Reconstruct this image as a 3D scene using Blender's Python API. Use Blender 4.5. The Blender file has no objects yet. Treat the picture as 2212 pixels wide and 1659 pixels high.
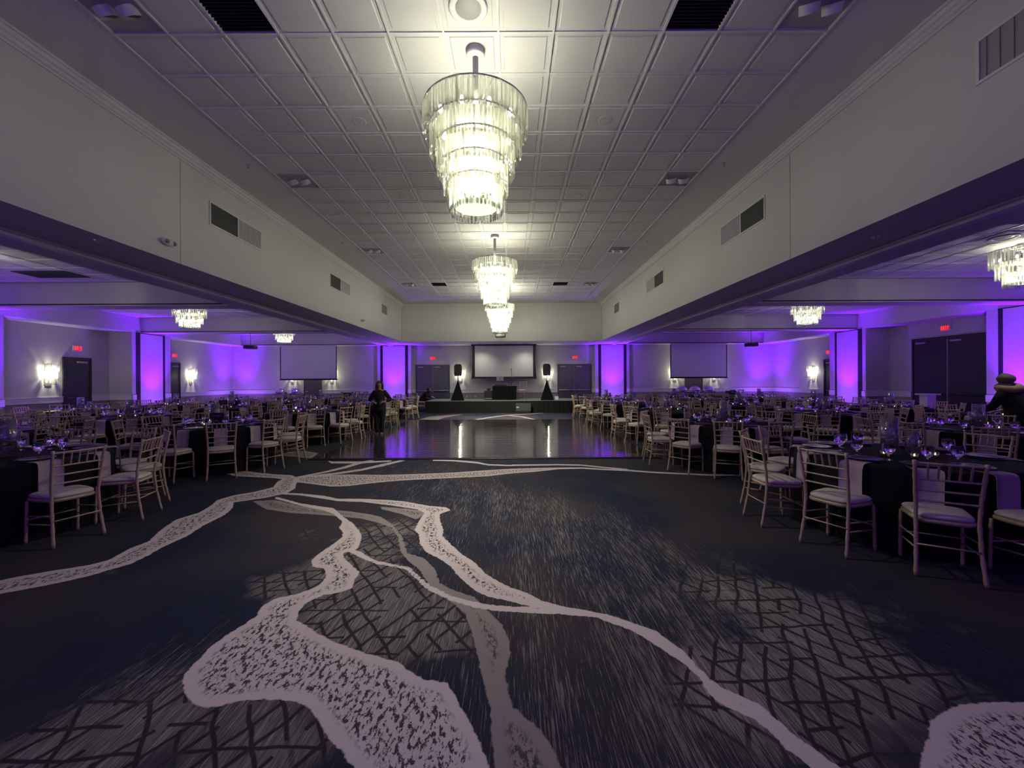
import bpy, math, random
import numpy as np
from mathutils import Matrix, Vector
random.seed(7)
R = math.radians
scn = bpy.context.scene
COL = scn.collection

# ------------------------------------------------------------------ camera
F, CX, HZ, ROLL, CAMZ = 884.0, 1103.0, 821.0, 0.0050, 1.58
cam = bpy.data.objects.new('camera', bpy.data.cameras.new('camera'))
COL.objects.link(cam); scn.camera = cam
cam.data.sensor_width = 36.0
cam.data.lens = F / 2212 * 36
cam.data.shift_x = (1106 - CX) / 2212
cam.data.shift_y = -(829.5 - HZ) / 2212
cam.data.clip_start = 0.05
cam.matrix_world = Matrix.Translation((0, 0, CAMZ)) @ Matrix.Rotation(R(90), 4, 'X') @ Matrix.Rotation(-ROLL, 4, 'Z')

# ------------------------------------------------------------------ world, exposure
w = bpy.data.worlds.new('world'); scn.world = w; w.use_nodes = True
w.node_tree.nodes['Background'].inputs[0].default_value = (0.02, 0.02, 0.03, 1)
w.node_tree.nodes['Background'].inputs[1].default_value = 0.3
scn.view_settings.view_transform = 'Standard'
scn.view_settings.look = 'None'
scn.view_settings.gamma = 1
scn.view_settings.use_curve_mapping = False
scn.view_settings.exposure = 1.38
try:
    scn.cycles.use_denoising = True
    scn.cycles.max_bounces = 10
    scn.cycles.diffuse_bounces = 5
    scn.cycles.glossy_bounces = 3
    scn.cycles.transmission_bounces = 8
    scn.cycles.transparent_max_bounces = 14
    scn.cycles.caustics_reflective = False
    scn.cycles.caustics_refractive = False
    scn.cycles.sample_clamp_indirect = 3.0
except Exception:
    pass

WARM = (1.0, 0.98, 0.76)
PURPLE = (0.165, 0.001, 1.0)
MAIN_W, SIDE_W, SCONCE_W, UP_W = 110.0, 50.0, 16.0, 620.0
SPILL = (0.27, 0.06, 1.0)

# ------------------------------------------------------------------ materials
def nodes(m): return m.node_tree.nodes, m.node_tree.links
def mat(name, color, rough=0.6, metal=0.0, noise=0.08, scale=30.0, emit=None, estr=0.0, bump=0.0, spec=0.5, coat=0.0):
    m = bpy.data.materials.new(name); m.use_nodes = True
    n, l = nodes(m); b = n['Principled BSDF']
    b.inputs['Roughness'].default_value = rough; b.inputs['Metallic'].default_value = metal
    b.inputs['Specular IOR Level'].default_value = spec
    b.inputs['Coat Weight'].default_value = coat
    tc = n.new('ShaderNodeTexCoord'); nz = n.new('ShaderNodeTexNoise'); nz.inputs['Scale'].default_value = scale
    nz.inputs['Detail'].default_value = 3
    l.new(tc.outputs['Object'], nz.inputs['Vector'])
    mx = n.new('ShaderNodeMix'); mx.data_type = 'RGBA'
    mx.inputs['A'].default_value = tuple(c * (1 - noise) for c in color) + (1,)
    mx.inputs['B'].default_value = tuple(min(1, c * (1 + noise)) for c in color) + (1,)
    l.new(nz.outputs['Fac'], mx.inputs['Factor']); l.new(mx.outputs['Result'], b.inputs['Base Color'])
    if bump:
        bp = n.new('ShaderNodeBump'); bp.inputs['Strength'].default_value = bump; bp.inputs['Distance'].default_value = 0.01
        l.new(nz.outputs['Fac'], bp.inputs['Height']); l.new(bp.outputs['Normal'], b.inputs['Normal'])
    if emit:
        b.inputs['Emission Color'].default_value = emit + (1,); b.inputs['Emission Strength'].default_value = estr
    return m
M = {}
M['wall'] = mat('greige_wall', (0.50, 0.48, 0.455), 0.75, scale=60, noise=0.05)
M['beam'] = mat('header_paint', (0.60, 0.60, 0.57), 0.7, scale=40, noise=0.03)
M['soffit'] = mat('soffit_paint', (0.58, 0.56, 0.56), 0.7, scale=40, noise=0.03)
M['white'] = mat('white_trim', (0.68, 0.67, 0.66), 0.5, noise=0.03)
M['ceil'] = mat('ceiling_band', (0.66, 0.66, 0.65), 0.8, scale=80, noise=0.04)
M['tile'] = mat('ceiling_tile', (0.66, 0.66, 0.64), 0.85, scale=150, noise=0.06, bump=0.15)
M['tbar'] = mat('ceiling_grid_metal', (0.74, 0.74, 0.72), 0.4, noise=0.02)
M['gap'] = mat('black_gap', (0.012, 0.012, 0.014), 0.8)
M['door'] = mat('charcoal_door', (0.075, 0.072, 0.085), 0.45, noise=0.05)
M['doordark'] = mat('black_door', (0.016, 0.016, 0.019), 0.45, noise=0.05)
M['steel'] = mat('brushed_steel', (0.62, 0.62, 0.62), 0.3, 0.9)
M['black'] = mat('black_plastic', (0.012, 0.012, 0.013), 0.45)
M['cloth'] = mat('black_cloth', (0.006, 0.006, 0.009), 0.85, scale=200, noise=0.3, spec=0.15)
M['skirt'] = mat('stage_skirt_cloth', (0.010, 0.012, 0.011), 0.85, scale=200, noise=0.3, spec=0.2)
M['stage'] = mat('stage_carpet', (0.15, 0.15, 0.16), 0.85, scale=200, noise=0.15)
M['napkin'] = mat('lilac_napkin', (0.38, 0.28, 0.35), 0.85, scale=150, noise=0.08, spec=0.2)
M['cushion'] = mat('ivory_cushion', (0.56, 0.50, 0.44), 0.6, scale=40, noise=0.06, bump=0.2)
M['gold'] = mat('champagne_wood', (0.42, 0.31, 0.205), 0.42, 0.1, scale=60, noise=0.12)
M['blackchair'] = mat('black_chair_paint', (0.02, 0.02, 0.02), 0.4)
M['plate'] = mat('black_plate', (0.010, 0.008, 0.011), 0.32, spec=0.25)
M['screen'] = mat('projection_screen', (0.66, 0.66, 0.67), 0.8, noise=0.01)
M['silver'] = mat('polished_silver', (0.8, 0.8, 0.82), 0.07, 1.0, noise=0.02)
M['vent'] = mat('vent_grey', (0.30, 0.30, 0.29), 0.5)
M['ventdark'] = mat('vent_dark', (0.035, 0.035, 0.035), 0.7)
M['spotplate'] = mat('spot_plate_grey', (0.42, 0.42, 0.42), 0.5)
M['red'] = mat('exit_red', (0.5, 0.02, 0.02), 0.4, emit=(1.0, 0.03, 0.05), estr=1.1)
M['exitface'] = mat('exit_face', (0.25, 0.03, 0.03), 0.4, emit=(0.9, 0.01, 0.02), estr=0.22)
M['bulb'] = mat('lamp_bulb', (1, 1, 0.9), 0.4, emit=(1.0, 1.0, 0.82), estr=2.5)
M['flame'] = mat('candle_flame', (1, 0.8, 0.3), 0.4, emit=(1.0, 0.75, 0.30), estr=3.0)
M['wax'] = mat('candle_wax', (0.7, 0.65, 0.5), 0.4)
M['lens'] = mat('uplight_lens', (0.4, 0.1, 0.9), 0.3, emit=(0.45, 0.05, 1.0), estr=1.5)
M['frost'] = mat('frosted_plate', (0.80, 0.84, 0.66), 0.5, emit=(0.92, 1.0, 0.65), estr=0.5)  # own glow stands in for lamplight coming through the plate
M['paper'] = mat('paper', (0.75, 0.75, 0.75), 0.6)
M['skin'] = mat('skin', (0.42, 0.25, 0.19), 0.5, noise=0.05)
M['hair'] = mat('dark_hair', (0.018, 0.012, 0.010), 0.45, noise=0.3, scale=90)
M['hair2'] = mat('brown_grey_hair', (0.13, 0.085, 0.075), 0.7, noise=0.5, scale=60, bump=1.0)
M['fur'] = mat('tan_fur', (0.36, 0.23, 0.12), 0.9, noise=0.35, scale=120, bump=0.8)
M['fabric'] = mat('black_clothing', (0.012, 0.011, 0.013), 0.85, noise=0.2, spec=0.2)
M['shoe'] = mat('dark_shoe', (0.03, 0.03, 0.03), 0.4)
M['brown'] = mat('brown_banner', (0.045, 0.05, 0.045), 0.6)
M['laptop'] = mat('laptop_lid', (0.55, 0.55, 0.56), 0.35, 0.6, noise=0.02)
M['lilacprint'] = mat('lilac_print', (0.35, 0.28, 0.42), 0.5)

def shader_mix(name, build):
    m = bpy.data.materials.new(name); m.use_nodes = True
    n, l = nodes(m); n.remove(n['Principled BSDF']); out = n['Material Output']
    build(n, l, out); return m
def _crystal(n, l, out):
    tr = n.new('ShaderNodeBsdfTransparent'); tr.inputs[0].default_value = (0.98, 0.985, 0.96, 1)
    tl = n.new('ShaderNodeBsdfTranslucent'); tl.inputs[0].default_value = (0.46, 0.465, 0.41, 1)
    gl = n.new('ShaderNodeBsdfGlossy'); gl.inputs['Roughness'].default_value = 0.12
    geo = n.new('ShaderNodeNewGeometry')
    ramp = n.new('ShaderNodeMapRange'); ramp.inputs['To Min'].default_value = 0.04; ramp.inputs['To Max'].default_value = 0.55
    l.new(geo.outputs['Random Per Island'], ramp.inputs['Value'])
    a = n.new('ShaderNodeMixShader'); l.new(ramp.outputs[0], a.inputs[0]); l.new(tr.outputs[0], a.inputs[1]); l.new(tl.outputs[0], a.inputs[2])
    lw = n.new('ShaderNodeLayerWeight'); lw.inputs['Blend'].default_value = 0.25
    b = n.new('ShaderNodeMixShader'); l.new(lw.outputs['Facing'], b.inputs[0]); l.new(a.outputs[0], b.inputs[1]); l.new(gl.outputs[0], b.inputs[2])
    l.new(b.outputs[0], out.inputs[0])
def _water(n, l, out):
    p = n.new('ShaderNodeBsdfPrincipled'); p.inputs['Transmission Weight'].default_value = 1.0; p.inputs['IOR'].default_value = 1.42
    p.inputs['Roughness'].default_value = 0.02; p.inputs['Base Color'].default_value = (0.97, 0.96, 1.0, 1)
    l.new(p.outputs[0], out.inputs[0])
M['waterglass'] = shader_mix('water_filled_glass', _water)
M['crystal'] = shader_mix('crystal_prism', _crystal)
def _baffle(n, l, out):
    tl = n.new('ShaderNodeBsdfTranslucent'); tl.inputs[0].default_value = (0.55, 0.56, 0.47, 1)
    df = n.new('ShaderNodeBsdfDiffuse'); df.inputs[0].default_value = (0.8, 0.8, 0.72, 1)
    a = n.new('ShaderNodeMixShader'); a.inputs[0].default_value = .35
    l.new(tl.outputs[0], a.inputs[1]); l.new(df.outputs[0], a.inputs[2]); l.new(a.outputs[0], out.inputs[0])
M['plate_frost'] = shader_mix('frosted_tier_plate', _baffle)  # material of the added plates that hold lamplight down
def _glass(n, l, out):
    tr = n.new('ShaderNodeBsdfTransparent'); tr.inputs[0].default_value = (0.90, 0.89, 0.93, 1)
    gl = n.new('ShaderNodeBsdfGlossy'); gl.inputs['Roughness'].default_value = 0.05
    lw = n.new('ShaderNodeLayerWeight'); lw.inputs['Blend'].default_value = 0.35
    mr = n.new('ShaderNodeMapRange'); mr.inputs['To Min'].default_value = 0.16; mr.inputs['To Max'].default_value = 0.8
    l.new(lw.outputs['Facing'], mr.inputs['Value'])
    b = n.new('ShaderNodeMixShader'); l.new(mr.outputs[0], b.inputs[0]); l.new(tr.outputs[0], b.inputs[1]); l.new(gl.outputs[0], b.inputs[2])
    tl = n.new('ShaderNodeBsdfTranslucent'); tl.inputs[0].default_value = (0.86, 0.82, 0.95, 1)
    c = n.new('ShaderNodeMixShader'); c.inputs[0].default_value = 0.06; l.new(b.outputs[0], c.inputs[1]); l.new(tl.outputs[0], c.inputs[2])
    l.new(c.outputs[0], out.inputs[0])
M['glass'] = shader_mix('clear_glass', _glass)
def _filler(n, l, out):
    tc = n.new('ShaderNodeTexCoord'); vo = n.new('ShaderNodeTexVoronoi'); vo.inputs['Scale'].default_value = 38
    l.new(tc.outputs['Object'], vo.inputs['Vector'])
    tr = n.new('ShaderNodeBsdfTransparent')
    p = n.new('ShaderNodeBsdfPrincipled'); p.inputs['Base Color'].default_value = (0.85, 0.80, 0.90, 1); p.inputs['Roughness'].default_value = 0.15
    mr = n.new('ShaderNodeMapRange'); mr.inputs['From Min'].default_value = 0.2; mr.inputs['From Max'].default_value = 0.6
    mr.inputs['To Min'].default_value = 1.0; mr.inputs['To Max'].default_value = 0.8
    l.new(vo.outputs['Distance'], mr.inputs['Value'])
    b = n.new('ShaderNodeMixShader'); l.new(mr.outputs[0], b.inputs[0]); l.new(tr.outputs[0], b.inputs[1]); l.new(p.outputs[0], b.inputs[2])
    l.new(b.outputs[0], out.inputs[0])
M['beads'] = shader_mix('clear_beads', _filler)

def wall_material():
    m = bpy.data.materials.new('two_tone_wall'); m.use_nodes = True
    n, l = nodes(m); b = n['Principled BSDF']; b.inputs['Roughness'].default_value = 0.75
    tc = n.new('ShaderNodeNewGeometry'); sp = n.new('ShaderNodeSeparateXYZ'); l.new(tc.outputs['Position'], sp.inputs[0])
    lt = n.new('ShaderNodeMath'); lt.operation = 'LESS_THAN'; lt.inputs[1].default_value = 0.9; l.new(sp.outputs['Z'], lt.inputs[0])
    nz = n.new('ShaderNodeTexNoise'); nz.inputs['Scale'].default_value = 45; l.new(tc.outputs['Position'], nz.inputs['Vector'])
    mx = n.new('ShaderNodeMix'); mx.data_type = 'RGBA'
    mx.inputs['A'].default_value = (0.50, 0.48, 0.46, 1); mx.inputs['B'].default_value = (0.30, 0.28, 0.27, 1)
    l.new(lt.outputs[0], mx.inputs['Factor'])
    m2 = n.new('ShaderNodeMix'); m2.data_type = 'RGBA'; m2.blend_type = 'MULTIPLY'; m2.inputs['Factor'].default_value = 0.18
    l.new(mx.outputs['Result'], m2.inputs['A']); l.new(nz.outputs['Fac'], m2.inputs['B']); l.new(m2.outputs['Result'], b.inputs['Base Color'])
    return m
M['wall2'] = wall_material()

def dance_material():
    m = bpy.data.materials.new('dance_floor_gloss'); m.use_nodes = True
    n, l = nodes(m); b = n['Principled BSDF']
    b.inputs['Roughness'].default_value = 0.10; b.inputs['Specular IOR Level'].default_value = 1.0
    b.inputs['Coat Weight'].default_value = 0.6; b.inputs['Coat Roughness'].default_value = 0.05
    g = n.new('ShaderNodeNewGeometry')
    br = n.new('ShaderNodeTexBrick'); br.inputs['Scale'].default_value = 1.0
    br.inputs['Brick Width'].default_value = 0.9; br.inputs['Row Height'].default_value = 0.15; br.inputs['Mortar Size'].default_value = 0.004
    br.inputs['Color1'].default_value = (0.040, 0.034, 0.036, 1); br.inputs['Color2'].default_value = (0.022, 0.019, 0.022, 1)
    br.inputs['Mortar'].default_value = (0.006, 0.006, 0.006, 1)
    l.new(g.outputs['Position'], br.inputs['Vector'])
    l.new(br.outputs['Color'], b.inputs['Base Color'])
    wv = n.new('ShaderNodeTexWave'); wv.bands_direction = 'Y'; wv.inputs['Scale'].default_value = 1.9; wv.inputs['Distortion'].default_value = 1.6
    wv.inputs['Detail'].default_value = 2; wv.inputs['Detail Scale'].default_value = 0.8
    l.new(g.outputs['Position'], wv.inputs['Vector'])
    bp = n.new('ShaderNodeBump'); bp.inputs['Strength'].default_value = 0.5; bp.inputs['Distance'].default_value = 0.0045
    l.new(wv.outputs['Fac'], bp.inputs['Height'])
    l.new(bp.outputs['Normal'], b.inputs['Normal']); l.new(bp.outputs['Normal'], b.inputs['Coat Normal'])
    return m
M['dance'] = dance_material()

def carpet_material():
    m = bpy.data.materials.new('patterned_carpet'); m.use_nodes = True
    n, l = nodes(m); b = n['Principled BSDF']; b.inputs['Roughness'].default_value = 0.95; b.inputs['Specular IOR Level'].default_value = 0.1
    def A(name):
        a = n.new('ShaderNodeAttribute'); a.attribute_name = name; return a.outputs['Fac']
    def math_(op, a, bb, clamp=False):
        x = n.new('ShaderNodeMath'); x.operation = op; x.use_clamp = clamp
        for i, v in enumerate((a, bb)):
            if v is None: continue
            if isinstance(v, (int, float)): x.inputs[i].default_value = v
            else: l.new(v, x.inputs[i])
        return x.outputs[0]
    def rng(v, a, bb, c=0.0, d=1.0):
        x = n.new('ShaderNodeMapRange'); l.new(v, x.inputs['Value'])
        for k, q in zip(('From Min', 'From Max', 'To Min', 'To Max'), (a, bb, c, d)): x.inputs[k].default_value = q
        return x.outputs[0]
    def mixc(f, a, bb):
        x = n.new('ShaderNodeMix'); x.data_type = 'RGBA'
        if isinstance(f, float): x.inputs['Factor'].default_value = f
        else: l.new(f, x.inputs['Factor'])
        for k, v in (('A', a), ('B', bb)):
            if isinstance(v, tuple): x.inputs[k].default_value = v + (1,)
            else: l.new(v, x.inputs[k])
        return x.outputs['Result']
    g = n.new('ShaderNodeNewGeometry')
    def noise(scale, mapping=None, detail=3, rough=0.55):
        x = n.new('ShaderNodeTexNoise'); x.inputs['Scale'].default_value = scale; x.inputs['Detail'].default_value = detail; x.inputs['Roughness'].default_value = rough
        if mapping:
            mp = n.new('ShaderNodeMapping'); mp.inputs['Rotation'].default_value = (0, 0, mapping[0]); mp.inputs['Scale'].default_value = mapping[1]
            l.new(g.outputs['Position'], mp.inputs['Vector']); l.new(mp.outputs[0], x.inputs['Vector'])
        else: l.new(g.outputs['Position'], x.inputs['Vector'])
        return x.outputs['Fac']
    streak = noise(1.0, (R(8), (120, 3.6, 1)), 5, 0.75)
    band = noise(1.0, (R(12), (3.4, 0.5, 1)), 3)
    zone = noise(0.55, None, 2)
    fine = noise(220.0, None, 2)
    navy, char, taupe = (0.018, 0.022, 0.046), (0.046, 0.039, 0.048), (0.235, 0.20, 0.195)
    base = mixc(rng(zone, 0.42, 0.58), navy, char)
    sthr = math_('SUBTRACT', 0.71, math_('MULTIPLY', rng(band, 0.30, 0.70), 0.10))
    sthr = math_('SUBTRACT', sthr, math_('MULTIPLY', A('streaks'), 0.115))
    sthr = math_('SUBTRACT', sthr, math_('MULTIPLY', A('crackle'), 0.08))
    sdiff = math_('SUBTRACT', streak, sthr)
    smask = rng(sdiff, 0.0, 0.06)
    col = mixc(math_('MULTIPLY', smask, 0.75), base, taupe)
    # crackle cells
    wn = n.new('ShaderNodeTexNoise'); wn.inputs['Scale'].default_value = 2.2; l.new(g.outputs['Position'], wn.inputs['Vector'])
    wv = n.new('ShaderNodeVectorMath'); wv.operation = 'MULTIPLY_ADD'; wv.inputs[1].default_value = (0.11, 0.11, 0)
    l.new(wn.outputs['Color'], wv.inputs[0]); l.new(g.outputs['Position'], wv.inputs[2])
    def family(ang, pitch, width, seed, on):
        mp = n.new('ShaderNodeMapping'); mp.inputs['Rotation'].default_value = (0, 0, R(ang)); mp.inputs['Location'].default_value = (seed, seed * 1.7, seed)
        l.new(wv.outputs[0], mp.inputs['Vector']); sx = n.new('ShaderNodeSeparateXYZ'); l.new(mp.outputs[0], sx.inputs[0])
        fr = math_('FRACT', math_('DIVIDE', sx.outputs['X'], pitch), None)
        d = math_('MULTIPLY', math_('SUBTRACT', 0.5, math_('ABSOLUTE', math_('SUBTRACT', fr, 0.5), None)), pitch)
        q = n.new('ShaderNodeTexWhiteNoise'); q.noise_dimensions = '2D'; cb = n.new('ShaderNodeCombineXYZ')
        l.new(math_('ROUND', math_('DIVIDE', sx.outputs['X'], pitch), None), cb.inputs[0])
        l.new(math_('FLOOR', math_('DIVIDE', sx.outputs['Y'], pitch * 1.3), None), cb.inputs[1]); l.new(cb.outputs[0], q.inputs['Vector'])
        gate = rng(q.outputs['Value'], on - .01, on + .01, 1.0, 0.0)
        return math_('MULTIPLY', rng(d, width * .5, width * .5 + .006, 1.0, 0.0), gate)
    line = math_('MAXIMUM', math_('MAXIMUM', family(28, .125, .016, 0.3, .86), family(88, .15, .014, 1.1, .58)), family(-34, .135, .015, 2.3, .76))
    cell = mixc(rng(streak, 0.42, 0.60), (0.12, 0.105, 0.105), (0.36, 0.31, 0.295))
    patchy = math_('ADD', A('crackle'), math_('MULTIPLY', math_('SUBTRACT', noise(2.0, None, 3), 0.56), 2.2))
    ck = rng(patchy, 0.25, 0.75)
    col = mixc(math_('MULTIPLY', ck, 0.6), col, cell)
    col = mixc(math_('MULTIPLY', line, math_('MULTIPLY', rng(patchy, 0.12, 0.5), 0.92)), col, (0.022, 0.019, 0.026))
    # speckle used inside the veins
    sp = noise(27.0, (R(35), (1.6, 0.8, 1)), 4, 0.7)
    def vein(col, attr, light, dark, thr, w):
        d = A(attr)
        wob = math_('MULTIPLY', math_('SUBTRACT', noise(22.0), 0.5), 0.035)
        dd = math_('ADD', d, wob)
        inside = rng(dd, -0.004, 0.004)
        core = rng(dd, w, w + 0.04)
        spk = rng(sp, thr, thr + 0.035)
        c = mixc(math_('MULTIPLY', core, spk), light, dark)
        return mixc(inside, col, c)
    col = vein(col, 'faint', (0.28, 0.24, 0.235), (0.08, 0.068, 0.074), 0.50, 0.05)
    col = vein(col, 'vein', (0.62, 0.525, 0.53), (0.07, 0.058, 0.072), 0.515, 0.045)
    mm = n.new('ShaderNodeMix'); mm.data_type = 'RGBA'; mm.blend_type = 'MULTIPLY'; mm.inputs['Factor'].default_value = 0.35
    l.new(col, mm.inputs['A']); l.new(fine, mm.inputs['B'])
    l.new(mm.outputs['Result'], b.inputs['Base Color'])
    bp = n.new('ShaderNodeBump'); bp.inputs['Strength'].default_value = 0.3; bp.inputs['Distance'].default_value = 0.004
    l.new(fine, bp.inputs['Height']); l.new(bp.outputs['Normal'], b.inputs['Normal'])
    return m
M['carpet'] = carpet_material()

# ------------------------------------------------------------------ mesh helpers
class MB:
    def __init__(s): s.v = []; s.f = []; s.m = []; s.s = []
    def add(s, vs, fs, mi=0, smooth=False):
        o = len(s.v); s.v += [tuple(p) for p in vs]
        s.f += [tuple(i + o for i in f) for f in fs]; s.m += [mi] * len(fs); s.s += [smooth] * len(fs); return s
    def box(s, x0, x1, y0, y1, z0, z1, mi=0):
        vs = [(x, y, z) for z in (z0, z1) for y in (y0, y1) for x in (x0, x1)]
        return s.add(vs, [(0, 2, 3, 1), (4, 5, 7, 6), (0, 1, 5, 4), (2, 6, 7, 3), (0, 4, 6, 2), (1, 3, 7, 5)], mi)
    def bbox(s, x0, x1, y0, y1, z0, z1, b=0.01, mi=0):
        # box with chamfered vertical edges and a small top chamfer
        def ring(z, i):
            return [(x0 + b + i, y0 + i, z), (x1 - b - i, y0 + i, z), (x1 - i, y0 + b + i, z), (x1 - i, y1 - b - i, z), (x1 - b - i, y1 - i, z), (x0 + b + i, y1 - i, z), (x0 + i, y1 - b - i, z), (x0 + i, y0 + b + i, z)]
        rs = [ring(z0, b * .6), ring(z0 + b * .6, 0), ring(z1 - b * .6, 0), ring(z1, b * .6)]
        vs = sum(rs, []); fs = [tuple(range(7, -1, -1)), tuple(range(24, 32))]
        for k in range(3):
            for i in range(8): fs.append((k * 8 + i, k * 8 + (i + 1) % 8, k * 8 + 8 + (i + 1) % 8, k * 8 + 8 + i))
        return s.add(vs, fs, mi)
    def tube(s, pts, rad, n=8, mi=0, cap=True, smooth=True):
        pts = [Vector(p) for p in pts]; k = len(pts)
        if not hasattr(rad, '__len__'): rad = [rad] * k
        vs = []; up = None
        for i, p in enumerate(pts):
            t = (pts[min(i + 1, k - 1)] - pts[max(i - 1, 0)]).normalized()
            if up is None: up = t.orthogonal().normalized()
            else: up = (up - t * up.dot(t)).normalized()
            sd = t.cross(up)
            for j in range(n):
                a = 2 * math.pi * j / n
                vs.append(p + (up * math.cos(a) + sd * math.sin(a)) * rad[i])
        fs = [(i * n + j, i * n + (j + 1) % n, (i + 1) * n + (j + 1) % n, (i + 1) * n + j) for i in range(k - 1) for j in range(n)]
        if cap: fs += [tuple(range(n - 1, -1, -1)), tuple(range((k - 1) * n, k * n))]
        return s.add(vs, fs, mi, smooth)
    def lathe(s, prof, n=24, c=(0, 0, 0), mi=0, smooth=True, a0=0.0, a1=2 * math.pi):
        full = abs(a1 - a0 - 2 * math.pi) < 1e-6; m = n if full else n + 1
        vs = [(c[0] + r * math.cos(a0 + (a1 - a0) * j / n), c[1] + r * math.sin(a0 + (a1 - a0) * j / n), c[2] + z) for r, z in prof for j in range(m)]
        fs = []
        for i in range(len(prof) - 1):
            for j in range(n):
                j2 = (j + 1) % m if full else j + 1
                fs.append((i * m + j, i * m + j2, (i + 1) * m + j2, (i + 1) * m + j))
        return s.add(vs, fs, mi, smooth)
    def ellip(s, c, r, n=12, k=8, mi=0):
        vs = []; fs = []
        for i in range(k + 1):
            t = math.pi * i / k
            for j in range(n):
                a = 2 * math.pi * j / n
                vs.append((c[0] + r[0] * math.sin(t) * math.cos(a), c[1] + r[1] * math.sin(t) * math.sin(a), c[2] + r[2] * math.cos(t)))
        for i in range(k):
            for j in range(n): fs.append((i * n + j, (i + 1) * n + j, (i + 1) * n + (j + 1) % n, i * n + (j + 1) % n))
        return s.add(vs, fs, mi, True)
    def merge(s, o, mo=0):
        k = len(s.v); s.v += o.v; s.f += [tuple(i + k for i in f) for f in o.f]; s.m += [q + mo for q in o.m]; s.s += o.s; return s
    def xf(s, mtx): s.v = [tuple(mtx @ Vector(p)) for p in s.v]; return s
    def mesh(s, name, mats):
        me = bpy.data.meshes.new(name); me.from_pydata(s.v, [], s.f)
        for q in (mats if isinstance(mats, (list, tuple)) else [mats]): me.materials.append(M[q] if isinstance(q, str) else q)
        me.polygons.foreach_set('material_index', s.m); me.polygons.foreach_set('use_smooth', s.s); me.update(); return me
    def build(s, name, mats, parent=None, loc=(0, 0, 0), rz=0.0):
        return link(name, s.mesh(name, mats), parent, loc, rz)
def link(name, data, parent=None, loc=(0, 0, 0), rz=0.0):
    o = bpy.data.objects.new(name, data); COL.objects.link(o); o.location = loc; o.rotation_euler = (0, 0, rz)
    if parent: o.parent = parent
    return o
def tag(o, label, cat, group=None):
    o['label'] = label; o['category'] = cat
    if group: o['group'] = group
    elif 'group' in o: del o['group']
    return o
def empty(name, loc=(0, 0, 0), rz=0.0): return link(name, None, None, loc, rz)
def struct(o): o['kind'] = 'structure'; return o
def S(name, mats, mb): return struct(mb.build(name, mats))
def copy_tree(o, parent=None):
    c = o.copy(); COL.objects.link(c); c.parent = parent
    for ch in list(o.children): copy_tree(ch, c)
    return c
def shape_panel(mb, pts2, x0, th, axis='y', mi=0):
    """extrude a 2D polygon (u,z) into a slab; axis y: u=x, thickness along y"""
    n = len(pts2)
    if axis == 'y': a = [(u, x0, z) for u, z in pts2]; b = [(u, x0 + th, z) for u, z in pts2]
    else: a = [(x0, u, z) for u, z in pts2]; b = [(x0 + th, u, z) for u, z in pts2]
    fs = [tuple(range(n)), tuple(range(2 * n - 1, n - 1, -1))] + [(i, (i + 1) % n, n + (i + 1) % n, n + i) for i in range(n)]
    return mb.add(a + b, fs, mi)
def light(kind, name, loc, power, color, parent=None, **kw):
    d = bpy.data.lights.new(name, kind); d.energy = power; d.color = color
    for k, v in kw.items():
        if k != 'rot': setattr(d, k, v)
    o = bpy.data.objects.new(name, d); COL.objects.link(o); o.location = loc
    if 'rot' in kw: o.rotation_euler = kw['rot']
    if parent: o.parent = parent
    return o
def U(px, py, z=0.0, Y=None):
    """photo pixel -> world point on the horizontal plane z (or at depth Y)"""
    dx, dy = px - CX, py - HZ
    c, s_ = math.cos(ROLL), math.sin(ROLL)
    dx, dy = dx * c - dy * s_, dx * s_ + dy * c
    if Y is None: Y = (CAMZ - z) * F / dy
    return (dx * Y / F, Y, CAMZ - dy * Y / F)

# ------------------------------------------------------------------ main dimensions
XL, XR, XC = -5.45, 4.57, -0.44          # inner faces of the two long headers
BL, BR = -7.2, 6.3                        # outer faces of the headers
PL, PR = -14.7, 13.8                      # pillar faces along the outer walls
WL, WR = -15.6, 14.7                      # outer walls
ZS, ZC, ZM = 3.53, 4.13, 5.43             # soffit, side ceiling, main ceiling
YB, YE, Y0 = 20.5, 22.9, -5.0             # far bulkhead, far wall, wall behind the camera
TX0, TN, TP = -4.365, 13, 0.607           # ceiling tile field
TY0 = 4.52 - 14 * TP; TNY = 38

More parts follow.
